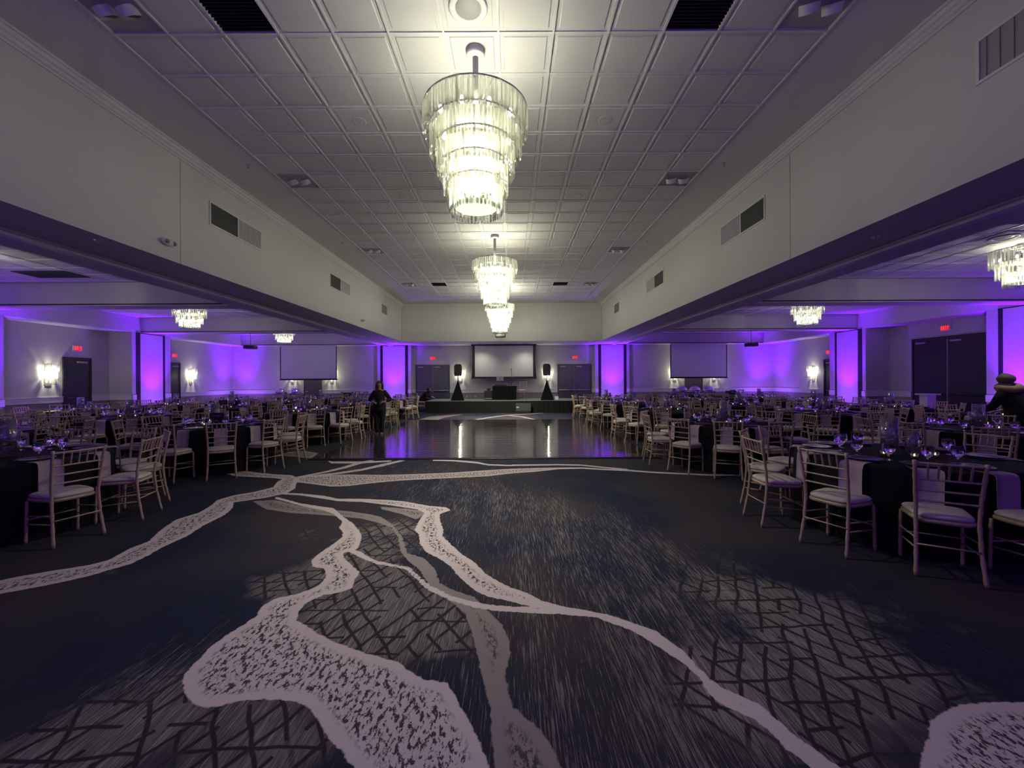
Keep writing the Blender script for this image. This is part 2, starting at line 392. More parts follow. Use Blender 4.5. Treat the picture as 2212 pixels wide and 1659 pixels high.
# ------------------------------------------------------------------ floor with the carpet pattern
def build_floor():
    def C7(l): return [(x * .5, 980 + y * .5) for x, y in l]
    def C8(l): return [(1106 + x * .5, 980 + y * .5) for x, y in l]
    veins = [
        C7([(-160,570),(0,548),(60,535),(230,505),(380,482),(470,460),(560,410),(640,380),(700,325),(760,285),(860,255),(910,225),(940,200),(1010,180),(1100,165),(1180,145),(1200,120),(1240,100),(1290,105),(1280,130),(1275,150),(1240,170),(1150,190),(1010,210),(1005,235),(970,265),(880,310),(810,355),(700,405),(640,440),(560,478),(480,500),(380,530),(220,565),(60,595),(0,605),(-160,630)]),
        C7([(975,76),(1050,73),(1120,83),(1200,90),(1260,93),(1290,105),(1240,112),(1180,105),(1100,101),(1020,97),(975,87)]),
        C7([(1270,104),(1290,102),(1370,95),(1500,90),(1650,92),(1800,88),(1950,82),(2100,72),(2212,65)]) + C8([(100,62),(200,60),(300,59),(400,65),(500,69),(600,77),(700,82),(850,89),(1010,91),(1010,95),(850,95),(700,88),(600,83),(500,75),(400,71),(300,65),(200,67),(100,78),(0,85)]) + C7([(2100,98),(1950,105),(1800,112),(1700,118),(1600,128),(1500,140),(1430,142),(1340,130),(1275,122)]),
        C8([(0,47),(200,45),(300,47),(400,57),(500,66),(500,70),(400,62),(300,52),(200,50),(0,53)]),
        C7([(1870,26),(1960,27),(2060,35),(2110,45),(2212,49),(2212,54),(2110,51),(2060,42),(1960,33),(1870,31)]),
        C7([(1415,30),(1440,34),(1560,34),(1690,29),(1690,34),(1560,42),(1430,42)]),
        C7([(1285,99),(1400,77),(1480,57),(1540,39),(1600,28),(1620,28),(1550,46),(1490,64),(1400,84),(1290,103)]),
        C7([(1290,100),(1450,82),(1560,66),(1640,47),(1730,28),(1750,30),(1650,55),(1560,74),(1450,90),(1290,106)]),
        C7([(1210,168),(1300,172),(1400,182),(1460,195),(1560,195),(1680,200),(1760,208),(1850,225),(1930,232),(1945,245),(1900,260),(1900,280),(1915,330),(1910,355),(1990,430),(2050,470),(2100,520),(2150,550),(2212,580)]) + C8([(60,600),(130,635),(220,660),(330,678),(430,700),(520,730),(620,765),(680,810),(740,850),(790,910),(860,975),(910,1015),(1000,1050),(1080,1090),(1130,1140),(1200,1195),(1280,1260),(1350,1310),(1420,1358),(1560,1470),(1420,1470),(1290,1358),(1250,1320),(1180,1270),(1110,1200),(1050,1150),(980,1120),(900,1080),(850,1040),(820,980),(760,920),(700,880),(640,840),(580,800),(520,765),(440,735),(350,705),(230,695),(200,692),(100,665),(0,640)]) + C7([(2100,615),(2050,590),(1980,530),(1950,490),(1900,455),(1840,425),(1815,390),(1810,350),(1790,330),(1800,310),(1820,275),(1835,255),(1800,240),(1700,225),(1560,208),(1460,205),(1380,192),(1300,180),(1210,175)]),
        C7([(1520,410),(1560,425),(1620,460),(1700,478),(1770,490),(1810,530),(1870,575),(1950,615),(2050,640),(2130,655),(2212,660)]) + C8([(100,668),(200,675),(200,695),(100,690),(0,682)]) + C7([(2130,677),(2050,665),(1940,632),(1850,590),(1800,545),(1750,498),(1690,487),(1620,475),(1560,450),(1500,420)]),
        C7([(1190,185),(1300,215),(1400,230),(1440,235),(1480,270),(1530,305),(1560,345),(1560,375),(1545,410),(1480,430),(1490,455),(1530,490),(1555,515),(1530,545),(1525,580),(1470,600),(1400,610),(1330,640),(1290,680),(1285,720),(1340,755),(1390,785),(1460,820),(1550,850),(1640,880),(1720,900),(1760,935),(1830,975),(1930,990),(1955,1030),(1985,1080),(2020,1150),(2060,1210),(2090,1290),(2115,1358),(2180,1500),(1640,1500),(1530,1358),(1480,1290),(1420,1230),(1370,1140),(1320,1085),(1250,1065),(1150,1060),(1050,1065),(950,1090),(880,1095),(830,1080),(800,1040),(790,990),(800,950),(840,905),(860,890),(900,840),(970,790),(1050,740),(1110,700),(1130,660),(1190,625),(1290,605),(1380,570),(1410,530),(1400,495),(1350,490),(1345,460),(1380,430),(1440,390),(1480,360),(1480,340),(1465,320),(1480,295),(1440,260),(1400,245),(1300,225),(1190,195)]),
        C8([(1740,1500),(1760,1358),(1770,1290),(1800,1230),(1800,1170),(1850,1120),(1930,1085),(2050,1075),(2212,1072),(2500,1100),(2600,1500)]),
    ]
    faint = [
        C7([(1090,205),(1190,200),(1290,225),(1400,240),(1500,248),(1600,262),(1650,275),(1700,310),(1740,360),(1750,400),(1760,430),(1830,450),(1880,500),(1900,560),(1960,590),(2050,620),(2090,660),(2130,700),(2170,740),(2195,800),(2205,860),(2180,960),(2212,1090),(2272,1140),(2332,1190),(2372,1250),(2412,1320),(2432,1400),(2470,1500),(2180,1500),(2140,1358),(2125,1250),(2120,1100),(2080,960),(2060,850),(2040,780),(2010,690),(1950,640),(1870,590),(1810,500),(1760,460),(1730,420),(1720,360),(1690,320),(1640,300),(1560,280),(1400,265),(1250,255),(1150,240)]),
        C7([(1640,228),(1760,238),(1850,250),(1800,285),(1740,262),(1650,240)]),
        [(1015,907.8),(1060,900.5),(1095,896),(1174,891.8),(1174,893),(1098,897.6),(1060,902.3),(1022,908.2)],
        [(1097,896.5),(1130,899.5),(1158,906),(1152,906.5),(1125,901),(1097,898)],
        [(600,983),(625,976),(660,974),(688,979),(672,990),(630,986)],
        [(905,906),(930,900),(968,897),(1000,895),(960,902),(945,907)],
    ]
    # centres of the crackled zones: (px, py, radius m)
    crack = [(1650,1290,.55),(820,1300,.50),(760,1220,.40),(700,1390,.40),(930,1370,.35),(300,1560,.45),(560,1640,.25),(1880,1440,.45),(1560,1470,.25),(840,1150,.5),(1740,1600,.35),(620,1270,.3)]
    streakz = [(1200,1280,.9),(1330,1520,.6),(1180,1120,1.1),(1000,1060,1.2),(1350,1180,.7),(700,1420,.45),(330,1480,.5),(900,1010,1.3),(1230,1640,.4),(1700,1350,.6),(1500,1560,.4),(1450,1330,.5)]
    verts = []; faces = []; A = {'vein': [], 'faint': [], 'crackle': [], 'streaks': []}
    def sdf(P, poly):
        q = np.array([U(a, b_)[:2] for a, b_ in poly]); r_ = np.roll(q, -1, 0)
        best = np.full(len(P), 9.0); ins = np.zeros(len(P), bool)
        for (x0, y0), (x1, y1) in zip(q, r_):
            d = np.array((x1 - x0, y1 - y0)); L = d @ d + 1e-12
            t = np.clip(((P[:, 0] - x0) * d[0] + (P[:, 1] - y0) * d[1]) / L, 0, 1)
            best = np.minimum(best, np.hypot(P[:, 0] - x0 - t * d[0], P[:, 1] - y0 - t * d[1]))
            c = ((y0 > P[:, 1]) != (y1 > P[:, 1])) & (P[:, 0] < (x1 - x0) * (P[:, 1] - y0) / (y1 - y0 + 1e-12) + x0)
            ins ^= c
        return np.where(ins, best, -best)
    def patch(x0, x1, y0, y1, st, calc):
        nx = max(1, int(round((x1 - x0) / st))); ny = max(1, int(round((y1 - y0) / st)))
        if not calc: nx = ny = 1
        X, Yg = np.meshgrid(np.linspace(x0, x1, nx + 1), np.linspace(y0, y1, ny + 1)); P = np.c_[X.ravel(), Yg.ravel()]
        o = sum(len(v) for v in verts); verts.append(np.c_[P, np.zeros(len(P))])
        i = np.arange(ny)[:, None] * (nx + 1) + np.arange(nx)[None, :]; i = i.ravel() + o
        faces.append(np.c_[i, i + 1, i + nx + 2, i + nx + 1])
        v = np.full(len(P), -1.0); fa = v.copy(); ck = np.zeros(len(P)); sz = np.zeros(len(P))
        if calc:
            for p in veins: v = np.maximum(v, sdf(P, p))
            for p in faint: fa = np.maximum(fa, sdf(P, p))
            for a, b_, r_ in crack:
                c = U(a, b_); ck += np.exp(-(((P[:, 0] - c[0]) / r_) ** 2 + ((P[:, 1] - c[1]) / r_) ** 2))
        if calc:
            for a, b_, r_ in streakz:
                c = U(a, b_); sz += np.exp(-(((P[:, 0] - c[0]) / r_) ** 2 + ((P[:, 1] - c[1]) / r_) ** 2))
        A['streaks'].append(np.clip(sz, 0, 1.2)); A['vein'].append(v); A['faint'].append(fa); A['crackle'].append(np.clip(ck, 0, 1.2))
    fx0, fx1, fy0, fy1 = -6.6, 4.6, 1.2, 9.9
    patch(fx0, fx1, fy0, fy1, 0.032, True)
    patch(-4.6, 4.0, 15.9, 20.0, 0.05, True)
    for a in ((-18, fx0, Y0, 24), (fx1, 17, Y0, 24), (fx0, fx1, Y0, fy0), (fx0, fx1, fy1, 15.9), (fx0, -4.6, 15.9, 20.0), (4.0, fx1, 15.9, 20.0), (fx0, fx1, 20.0, 24)): patch(*a, 1, False)
    V = np.concatenate(verts); Fq = np.concatenate(faces)
    me = bpy.data.meshes.new('floor'); me.vertices.add(len(V)); me.vertices.foreach_set('co', V.ravel())
    me.loops.add(len(Fq) * 4); me.loops.foreach_set('vertex_index', Fq.ravel().astype(np.int32))
    me.polygons.add(len(Fq)); me.polygons.foreach_set('loop_start', (np.arange(len(Fq)) * 4).astype(np.int32))
    me.update(calc_edges=True); me.validate()
    for k, q in A.items():
        at = me.attributes.new(k, 'FLOAT', 'POINT'); at.data.foreach_set('value', np.concatenate(q).astype(np.float32))
    me.materials.append(M['carpet'])
    struct(link('floor', me))
build_floor()

# ------------------------------------------------------------------ room shell
S('ceiling', ['ceil', 'tile', 'tbar', 'gap'], (lambda mb: (
    mb.box(XL, TX0, Y0, YB, ZM, ZM + .1), mb.box(TX0 + TN * TP, XR, Y0, YB, ZM, ZM + .1),
    mb.box(TX0, TX0 + TN * TP, TY0 + TNY * TP, YB, ZM, ZM + .1), mb.box(TX0, TX0 + TN * TP, Y0, TY0, ZM, ZM + .1), mb)[-1])(MB()))
OPEN = {}   # tile cells replaced by another thing
def cell(x, y): return (int((x - TX0) // TP), int((y - TY0) // TP))
for x in (-2.82, 2.05):
    OPEN[cell(x, 4.2)] = 'grille'; OPEN[cell(x, 16.4)] = 'grille'
OPEN[cell(-.4, 4.2)] = 'speaker'; OPEN[cell(-.4, 12.9)] = 'speaker'
for y in (4.2, 7.87, 12.1, 16.4):
    OPEN[cell(-4.1, y)] = 'spot'; OPEN[cell(3.25, y)] = 'spot'
tm = MB()
def tile(mb, x0, x1, y0, y1, z, drop=0.009, mg=0.055):
    g = 0.012
    a = [(x0 + g, y0 + g, z), (x1 - g, y0 + g, z), (x1 - g, y1 - g, z), (x0 + g, y1 - g, z)]
    b = [(x0 + mg, y0 + mg, z), (x1 - mg, y0 + mg, z), (x1 - mg, y1 - mg, z), (x0 + mg, y1 - mg, z)]
    c = [(p[0] + (0.008 if p[0] < (x0 + x1) / 2 else -.008), p[1] + (0.008 if p[1] < (y0 + y1) / 2 else -.008), z - drop) for p in b]
    fs = [(8, 11, 10, 9)]
    for i in range(4):
        j = (i + 1) % 4; fs += [(i, 4 + i, 4 + j, j), (4 + i, 8 + i, 8 + j, 4 + j)]
    mb.add(a + b + c, fs, 0)
for i in range(TN):
    for j in range(TNY):
        if (i, j) not in OPEN:
            x0 = TX0 + i * TP; y0 = TY0 + j * TP; tile(tm, x0, x0 + TP, y0, y0 + TP, ZM - .004)
S('ceiling_tiles', 'tile', tm)
gm = MB(); t = .012
for i in range(TN + 1): gm.box(TX0 + i * TP - t, TX0 + i * TP + t, TY0, TY0 + TNY * TP, ZM - .018, ZM + .03)
for j in range(TNY + 1): gm.box(TX0, TX0 + TN * TP, TY0 + j * TP - t, TY0 + j * TP + t, ZM - .0165, ZM + .028)
S('ceiling_grid', 'tbar', gm)
mb = MB().box(TX0, TX0 + TN * TP, TY0, TY0 + TNY * TP, ZM + .12, ZM + .2); S('ceiling_plenum', 'gap', mb)

for nm, x0, x1 in (('left', BL, XL), ('right', XR, BR)):
    S('wall_header_' + nm, 'beam', MB().box(x0, x1, Y0, YB, ZS, ZM + .1))
    mx = -6.5 if nm == 'left' else 5.62
    S('trim_track_' + nm, 'white', MB().box(mx - .07, mx + .07, Y0, 22.4, ZS - .06, ZS + .01).box(mx - .13, mx + .13, Y0, 22.4, ZS - .02, ZS + .01))
    s = 1 if nm == 'left' else -1; xf = XL if nm == 'left' else XR
    prof = [(0, 0), (.10, 0), (.10, -.03), (.08, -.035), (.07, -.075), (.045, -.09), (.04, -.13), (.02, -.14), (.018, -.17), (0, -.17)]
    c = MB(); vs = [(xf + s * a, y, ZM + b) for y in (Y0, YB) for a, b in prof]; n = len(prof)
    c.add(vs, [(i, i + 1, n + i + 1, n + i) for i in range(n - 1)] if s < 0 else [(i + 1, i, n + i, n + i + 1) for i in range(n - 1)])
    S('trim_crown_' + nm, 'white', c)
    ys = 6.77 if nm == 'left' else 6.67
    S('trim_seam_' + nm, 'vent', MB().box(xf - .003, xf + .003, ys - .006, ys + .006, ZS, ZM - .17))
S('wall_bulkhead', 'beam', MB().box(BL, BR, YB, YE, ZS, ZM + .1))
S('trim_corner', 'vent', MB().box(XL, XL + .012, YB - .012, YB, ZS, ZM - .1).box(XR - .012, XR, YB - .012, YB, ZS, ZM - .1))
S('wall_back', 'wall2', MB().box(WL - .3, WR + .3, YE, YE + .2, 0, ZC + .2))
S('wall_front', 'wall2', MB().box(WL - .3, WR + .3, Y0 - .2, Y0, 0, ZM + .2))
S('wall_left', 'wall2', MB().box(WL - .2, WL, Y0, YE, 0, ZS))
S('wall_right', 'wall2', MB().box(WR, WR + .2, Y0, YE, 0, ZS))
# side ceilings with their own tile field
for nm, x0, x1 in (('left', PL, BL), ('right', BR, PR)):
    S('ceiling_' + nm, 'ceil', MB().box(x0 - 1.1 if nm == 'left' else x0, x1 if nm == 'left' else x1 + 1.1, Y0, YE, ZC, ZC + .12))
    tm = MB(); gm = MB()
    bays = [(Y0, 4.7), (5.2, 10.5), (11.0, 16.3), (16.8, 22.4)]
    for y0, y1 in bays:
        nx = int((x1 - x0 - .5) / TP); ny = int((y1 - y0 - .4) / TP); ox = (x0 + x1 - nx * TP) / 2; oy = (y0 + y1 - ny * TP) / 2
        for i in range(nx):
            for j in range(ny): tile(tm, ox + i * TP, ox + i * TP + TP, oy + j * TP, oy + j * TP + TP, ZC - .004, .007)
        for i in range(nx + 1): gm.box(ox + i * TP - t, ox + i * TP + t, oy, oy + ny * TP, ZC - .014, ZC)
        for j in range(ny + 1): gm.box(ox, ox + nx * TP, oy + j * TP - t, oy + j * TP + t, ZC - .0125, ZC)
    S('ceiling_tiles_' + nm, 'tile', tm); S('ceiling_grid_' + nm, 'tbar', gm)
    o0, o1 = (WL - .2, PL) if nm == 'left' else (PR, WR + .2)
    S('wall_outer_header_' + nm, 'soffit', MB().box(o0, o1, Y0, YE, ZS, ZC + .1))
    for k, (y0, y1) in enumerate(((4.7, 5.2), (10.5, 11.0), (16.3, 16.8), (22.4, YE))):
        b = MB().box(x0, x1, y0, y1, ZS, ZC + .05)
        b.box(x0, x1, y0 - .035, y0, ZS + .03, ZS + .055, 1).box(x0, x1, y0 - .02, y0, ZS - .0, ZS + .03, 0)
        S('wall_cross_header_%s_%d' % (nm, k + 1), ['soffit', 'gap'], b)
# pillars along the outer walls and pilasters at the far end
def pillar(nm, x0, x1, y0, y1, face):
    """body with a big pale panel flanked by two black recess strips on one face"""
    b = MB().box(x0, x1, y0, y1, 0, ZS); e = .012
    if face in ('+x', '-x'):
        xf, d = (x1, 1) if face == '+x' else (x0, -1)
        def slab(a, c, th, mi, z0=0.0, z1=ZS): b.box(min(xf, xf + d * th), max(xf, xf + d * th), a, c, z0, z1, mi)
        slab(y0 + .16, y0 + .32, e, 1); slab(y1 - .42, y1 - .30, e, 1)
        slab(y0 + .33, y1 - .43, .03, 2, .0, ZS - .03); slab(y0 + .16, y1 - .30, .02, 1, ZS - .03, ZS)
        for a, c in ((y0, y0 + .16), (y1 - .30, y1)):
            slab(a, c, .03, 3, .88, 1.08); slab(a, c, .025, 3, 0, .14)
    else:
        def slab(a, c, th, mi, z0=0.0, z1=ZS): b.box(a, c, y0 - th, y0, z0, z1, mi)
        slab(x0 + .17, x0 + .31, e, 1); slab(x1 - .31, x1 - .16, e, 1)
        slab(x0 + .32, x1 - .32, .03, 2, 0, ZS - .03); slab(x0 + .17, x1 - .16, .02, 1, ZS - .03, ZS)
        for a, c in ((x0, x0 + .17), (x1 - .16, x1)):
            slab(a, c, .03, 3, .88, 1.08); slab(a, c, .025, 3, 0, .14)
    S('wall_pillar_' + nm, ['wall2', 'gap', 'wall', 'white'], b)
for k, (a, c) in enumerate(((4.4, 6.07), (10.2, 11.87), (15.9, 17.7))):
    pillar('left_%d' % (k + 1), WL, PL, a, c, '+x'); pillar('right_%d' % (k + 1), PR, WR, a, c, '-x')
pillar('back_left', -7.36, -5.5, 22.6, YE, '-y'); pillar('back_right', 4.68, 6.56, 22.6, YE, '-y')
# chair rails, baseboards
def rails(name, segs):
    b = MB()
    for (x0, y0, x1, y1, nx, ny) in segs:   # run along a wall, (nx,ny) points into the room
        for z0, z1, d in ((.88, 1.08, .03), (1.06, 1.085, .045), (0, .14, .02)):
            xs = sorted((x0, x1)); ys = sorted((y0, y1))
            if nx: xs = sorted((x0, x0 + nx * d))
            else: ys = sorted((y0, y0 + ny * d))
            b.box(xs[0], xs[1], ys[0], ys[1], z0, z1)
    S(name, 'white', b)
DB = [(-5.26, -3.45), (2.67, 4.48)]          # double doors in the far wall
DS = [(-11.52, -10.6), (9.78, 10.7)]         # side room doors in the far wall
rails('trim_1', [(a, YE, c, YE, 0, -1) for a, c in ((WL, DS[0][0] - .05), (DS[0][1] + .05, -7.36), (-5.5, DB[0][0] - .05), (DB[0][1] + .05, DB[1][0] - .05), (DB[1][1] + .05, 4.68), (6.56, DS[1][0] - .05), (DS[1][1] + .05, WR))])
rails('trim_2', [(WL, a, WL, c, 1, 0) for a, c in ((6.07, 10.2), (11.87, 14.25), (15.2, 15.9), (19.3, YE))] + [(WL, y, PL, y, 0, -1) for y in (10.2, 15.9)])
rails('trim_3', [(WR, a, WR, c, -1, 0) for a, c in ((6.07, 10.2), (11.87, 12.5), (15.0, 15.9), (19.2, YE))] + [(WR, y, PR, y, 0, -1) for y in (10.2, 15.9)])

# doors ------------------------------------------------------------
def door_back(n, x0, x1, top, double, mt):
    root = struct(empty('door_%d' % n)); y = YE
    fr = MB().box(x0 - .05, x0, y - .03, y, 0, top + .05).box(x1, x1 + .05, y - .03, y, 0, top + .05).box(x0, x1, y - .03, y, top, top + .05)
    struct(fr.build('frame', mt, root))
    m = (x0 + x1) / 2
    for a, c in (((x0, m - .006), (m + .006, x1)) if double else ((x0, x1),)):
        l_ = MB().box(a + .008, c - .008, y - .02, y, .01, top - .01).build('leaf', mt, root); struct(l_)
        if double:
            struct(MB().tube([(a + .06, y - .06, 1.02), (c - .06, y - .06, 1.02)], .018).box(a + .04, a + .09, y - .06, y - .02, .99, 1.05).box(c - .09, c - .04, y - .06, y - .02, .99, 1.05).build('push_bar', 'steel', l_))
            struct(MB().box(a + .1, a + .4, y - .07, y - .02, top - .12, top - .06).build('door_closer', 'vent', l_))
        else:
            struct(MB().tube([(a + .07, y - .05, 1.0), (a + .2, y - .05, 1.0)], .012).build('handle', 'steel', l_))
    if double: struct(MB().box(m - .006, m + .006, y - .026, y - .02, .9, top - .1).build('astragal', 'steel', root))
    return root
door_back(1, *DB[0], 2.41, True, 'door'); door_back(2, *DB[1], 2.41, True, 'door')
door_back(3, *DS[0], 2.41, False, 'door'); door_back(4, *DS[1], 2.41, False, 'door')
def door_side(n, xw, d, y0, y1, top, double, mt):
    root = struct(empty('door_%d' % n)); f = lambda a: tuple(sorted((xw, xw + d * a)))
    fr = MB()
    for a, c, z0, z1 in ((y0 - .06, y0, 0, top + .06), (y1, y1 + .06, 0, top + .06), (y0, y1, top, top + .06)): fr.box(*f(.04), a, c, z0, z1)
    struct(fr.build('frame', mt, root)); m = (y0 + y1) / 2
    for a, c in (((y0, m - .006), (m + .006, y1)) if double else ((y0, y1),)):
        l_ = MB().box(*f(.02), a + .008, c - .008, .01, top - .01).build('leaf', mt, root); struct(l_)
        struct(MB().tube([(xw + d * .06, a + .08, 1.02), (xw + d * .06, c - .08, 1.02)], .018).build('push_bar', 'black', l_))
        struct(MB().box(*f(.08), c - .45, c - .12, top - .14, top - .08).build('door_closer', 'vent', l_))
    if double: struct(MB().box(*f(.028), m - .012, m + .012, .02, top - .02).build('astragal', 'vent', root))
door_side(5, WL, 1, 14.3, 15.15, 2.41, False, 'doordark'); door_side(6, WL, 1, 18.3, 19.25, 2.41, False, 'doordark')
door_side(7, WR, -1, 12.6, 14.9, 2.93, True, 'doordark'); door_side(8, WR, -1, 18.2, 19.12, 2.41, False, 'doordark')

# dance floor -------------------------------------------------------
DX0, DX1, DY0, DY1 = -4.04, 3.0, 8.17, 16.2
df = empty('dance_floor')
MB().box(DX0 + .06, DX1 - .06, DY0 + .06, DY1 - .06, .002, .026).build('floor_panel', 'dance', df)
e_ = MB()
for a in ((DX0, DX1, DY0, DY0 + .06), (DX0, DX1, DY1 - .06, DY1), (DX0, DX0 + .06, DY0 + .06, DY1 - .06), (DX1 - .06, DX1, DY0 + .06, DY1 - .06)):
    x0, x1, y0, y1 = a; e_.box(x0, x1, y0, y1, .001, .018)
e_.build('edge_ramp', 'black', df)
tag(df, 'glossy dark portable dance floor laid on the carpet before the stage', 'dance floor')

# ------------------------------------------------------------------ chandeliers
def prism_ring(mb, r, z0, z1, n, wd, a0=0.0, a1=2 * math.pi, cx=0, cy=0, jitter=.012):
    for i in range(n):
        a = a0 + (a1 - a0) * (i + .5) / n; rr = r + random.uniform(-.006, .006); tw = random.uniform(-.5, .5)
        c, s_ = math.cos(a), math.sin(a); p = Vector((cx + rr * c, cy + rr * s_, 0)); tz = z1 - random.uniform(0, jitter); bz = z0 + random.uniform(0, jitter)
        u = Vector((-math.sin(a + tw), math.cos(a + tw), 0)); v = Vector((math.cos(a + tw), math.sin(a + tw), 0)); h = wd / 2
        q = [p - u * h, p + v * h * .7, p + u * h, p - v * h * .7]
        vs = [x + Vector((0, 0, tz)) for x in q] + [x + Vector((0, 0, bz + .02)) for x in q] + [p + Vector((0, 0, bz)), p + Vector((0, 0, tz + .012))]
        fs = [(k, (k + 1) % 4, 4 + (k + 1) % 4, 4 + k) for k in range(4)] + [(4 + k, 4 + (k + 1) % 4, 8) for k in range(4)] + [((k + 1) % 4, k, 9) for k in range(4)]
        mb.add(vs, fs)
BULB = MB().ellip((0, 0, 0), (.024, .024, .05), 8, 6).mesh('bulb', 'bulb')
def chandelier(zc, tiers, canopy_r, power, npr, bulbs):
    """zc ceiling height; local z is measured from the ceiling downwards (origin at the ceiling)"""
    root = empty('chandelier')
    top = tiers[0][1]
    MB().lathe([(0, 0), (canopy_r, 0), (canopy_r, -.09), (canopy_r - .01, -.1), (0, -.1)], 28).build('canopy', 'white', root)
    MB().tube([(0, 0, -.1), (0, 0, top - .05)], .034, 14).build('rod', 'white', root)
    fr = MB()
    for r, z1, z0 in tiers:
        fr.lathe([(r - .012, z1 - .004), (r + .004, z1 - .004), (r + .004, z1 + .008), (r - .012, z1 + .008), (r - .012, z1 - .004)], 48)
        for k in range(4):
            a = k * math.pi / 2 + .4; fr.tube([(0, 0, z1), (r * math.cos(a), r * math.sin(a), z1)], .006, 6)
    fr.tube([(0, 0, top), (0, 0, tiers[-1][2] + .1)], .02, 10)
    for r, z1, z0 in tiers[1:]: MB().lathe([(.0, z1 - .004), (r - .06, z1 - .004)], 36).build('tier_plate', 'plate_frost', root)  # plates added between tiers to keep lamplight off the ceiling
    fr.build('frame', 'steel', root)
    for r, z1, z0 in tiers:
        c = MB(); prism_ring(c, r, z0, z1, int(npr * r / tiers[0][0]), .030)
        prism_ring(c, r - .045, z0 + .02, z1 - .01, int(npr * .7 * r / tiers[0][0]), .026)
        c.build('crystal_tier', 'crystal', root)
    pr, pz = tiers[-1][0] - .05, tiers[-1][2] + .09
    MB().lathe([(0, pz - .03), (pr * .5, pz - .025), (pr, pz), (pr, pz + .008), (0, pz + .01)], 36).build('bottom_plate', 'frost', root)
    for r, z1, z0 in tiers:
        k = max(3, int(bulbs * r / tiers[0][0])); off = random.random()
        for i in range(k):
            a = 2 * math.pi * (i + off) / k; link('bulb', BULB, root, ((r - .13) * math.cos(a), (r - .13) * math.sin(a), (z0 + z1) / 2 - .02))
    zs = [-.5 * (q[1] + q[2]) for q in tiers]
    wts = (.27, .20, .18, .18, .17) if len(tiers) > 3 else (.16, .3, .54)
    for (r, z1, z0), q in zip(tiers, wts):
        light('POINT', 'chandelier_glow', (0, 0, (z0 + z1) / 2 ), power * q, WARM, root, shadow_soft_size=.09)
    dn = light('SPOT', 'chandelier_downlight', (0, 0, pz - .06), power * (1.5 if len(tiers) > 3 else .5), WARM, root, spot_size=R(150), spot_blend=1.0, shadow_soft_size=.15)  # spot added below the plate to brighten the floor
    return root
MT = [(.60, -.73, -1.02), (.525, -.94, -1.27), (.445, -1.14, -1.49), (.37, -1.35, -1.71), (.30, -1.56, -1.93)]
ST = [(.45, -.12, -.45), (.36, -.34, -.67), (.27, -.55, -.84)]
main = chandelier(ZM, MT, .11, MAIN_W, 92, 10)
names = ['large five-tier crystal chandelier nearest, hanging over the open carpet', 'middle of the three five-tier crystal chandeliers, over the dance floor', 'farthest five-tier crystal chandelier, hanging just before the far bulkhead']
for k, (y, x) in enumerate(((4.76, -.39), (10.84, -.40), (16.95, -.43))):
    o = main if k == 0 else copy_tree(main); o.location = (x, y, ZM); o.rotation_euler.z = k * 1.3
    for ch in o.children:
        if ch.type == 'LIGHT': ch.data = ch.data.copy(); ch.data.energy *= (1.0, 2.5, 4.0)[k] * (.5 if k and ch.location.z > -1 else 1)
    tag(o, names[k], 'chandelier', 'five-tier crystal chandeliers down the hall')
side = chandelier(ZC, ST, .09, SIDE_W, 60, 7)
for k, (x, y, lb) in enumerate(((-10.5, 13.4, 'short three-tier crystal chandelier in the left wing, second bay'), (-10.45, 18.9, 'small distant three-tier chandelier in the left wing, above the projection screen'),
        (9.72, 13.4, 'short three-tier crystal chandelier in the right wing, second bay'), (9.74, 7.75, 'three-tier crystal chandelier cut by the right edge of the view'),
        (-10.5, 7.75, 'three-tier crystal chandelier over the near tables of the left wing'))):
    o = side if k == 0 else copy_tree(side); o.location = (x, y, ZC); o.rotation_euler.z = k * .9
    tag(o, lb, 'chandelier', 'three-tier crystal chandeliers in the wings')

# wall sconces: local +y points into the room
def make_sconce():
    root = empty('wall_sconce')
    MB().bbox(-.10, .10, 0, .02, -.36, .36, .006).build('back_plate', 'steel', root)
    for r, z1, z0 in ((.26, .38, .12), (.22, .14, -.12), (.17, -.10, -.34)):
        c = MB(); prism_ring(c, r, z0, z1, 20, .032, 0.12, math.pi - .12); c.lathe([(r - .004, z1 + .0), (r + .004, z1 + .008)], 12, a0=0.1, a1=math.pi - .1)
        c.build('crystal_tier', 'crystal', root)
    for x, z in ((-.07, .22), (.07, .22), (-.06, .0), (.06, .0), (0, -.2)): link('bulb', BULB, root, (x, .08, z))
    light('POINT', 'sconce_glow', (0, .13, .05), SCONCE_W, WARM, root, shadow_soft_size=.06)
    return root
sc = make_sconce()
for k, (x, y, rz, lb) in enumerate(((-2.82, YE, 180, 'crystal wall sconce behind the loudspeaker left of the centre screen'), (2.07, YE, 180, 'crystal wall sconce behind the loudspeaker right of the centre screen'),
        (-12.2, YE, 180, 'crystal sconce half hidden under the left wing screen, its left lamp'), (-10.0, YE, 180, 'crystal sconce half hidden under the left wing screen, its right lamp'),
        (9.17, YE, 180, 'crystal sconce half hidden under the right wing screen, its left lamp'), (11.36, YE, 180, 'crystal sconce half hidden under the right wing screen, its right lamp'),
        (WL, 13.8, -90, 'large lit crystal sconce on the left wall beside the near black door'), (WL, 19.95, -90, 'lit crystal sconce on the left wall beyond the purple pillar'),
        (WR, 19.87, 90, 'lit crystal sconce on the right wall beyond the purple pillar'))):
    o = sc if k == 0 else copy_tree(sc); o.location = (x, y, 1.81); o.rotation_euler.z = R(rz); tag(o, lb, 'wall lamp', 'crystal wall sconces')

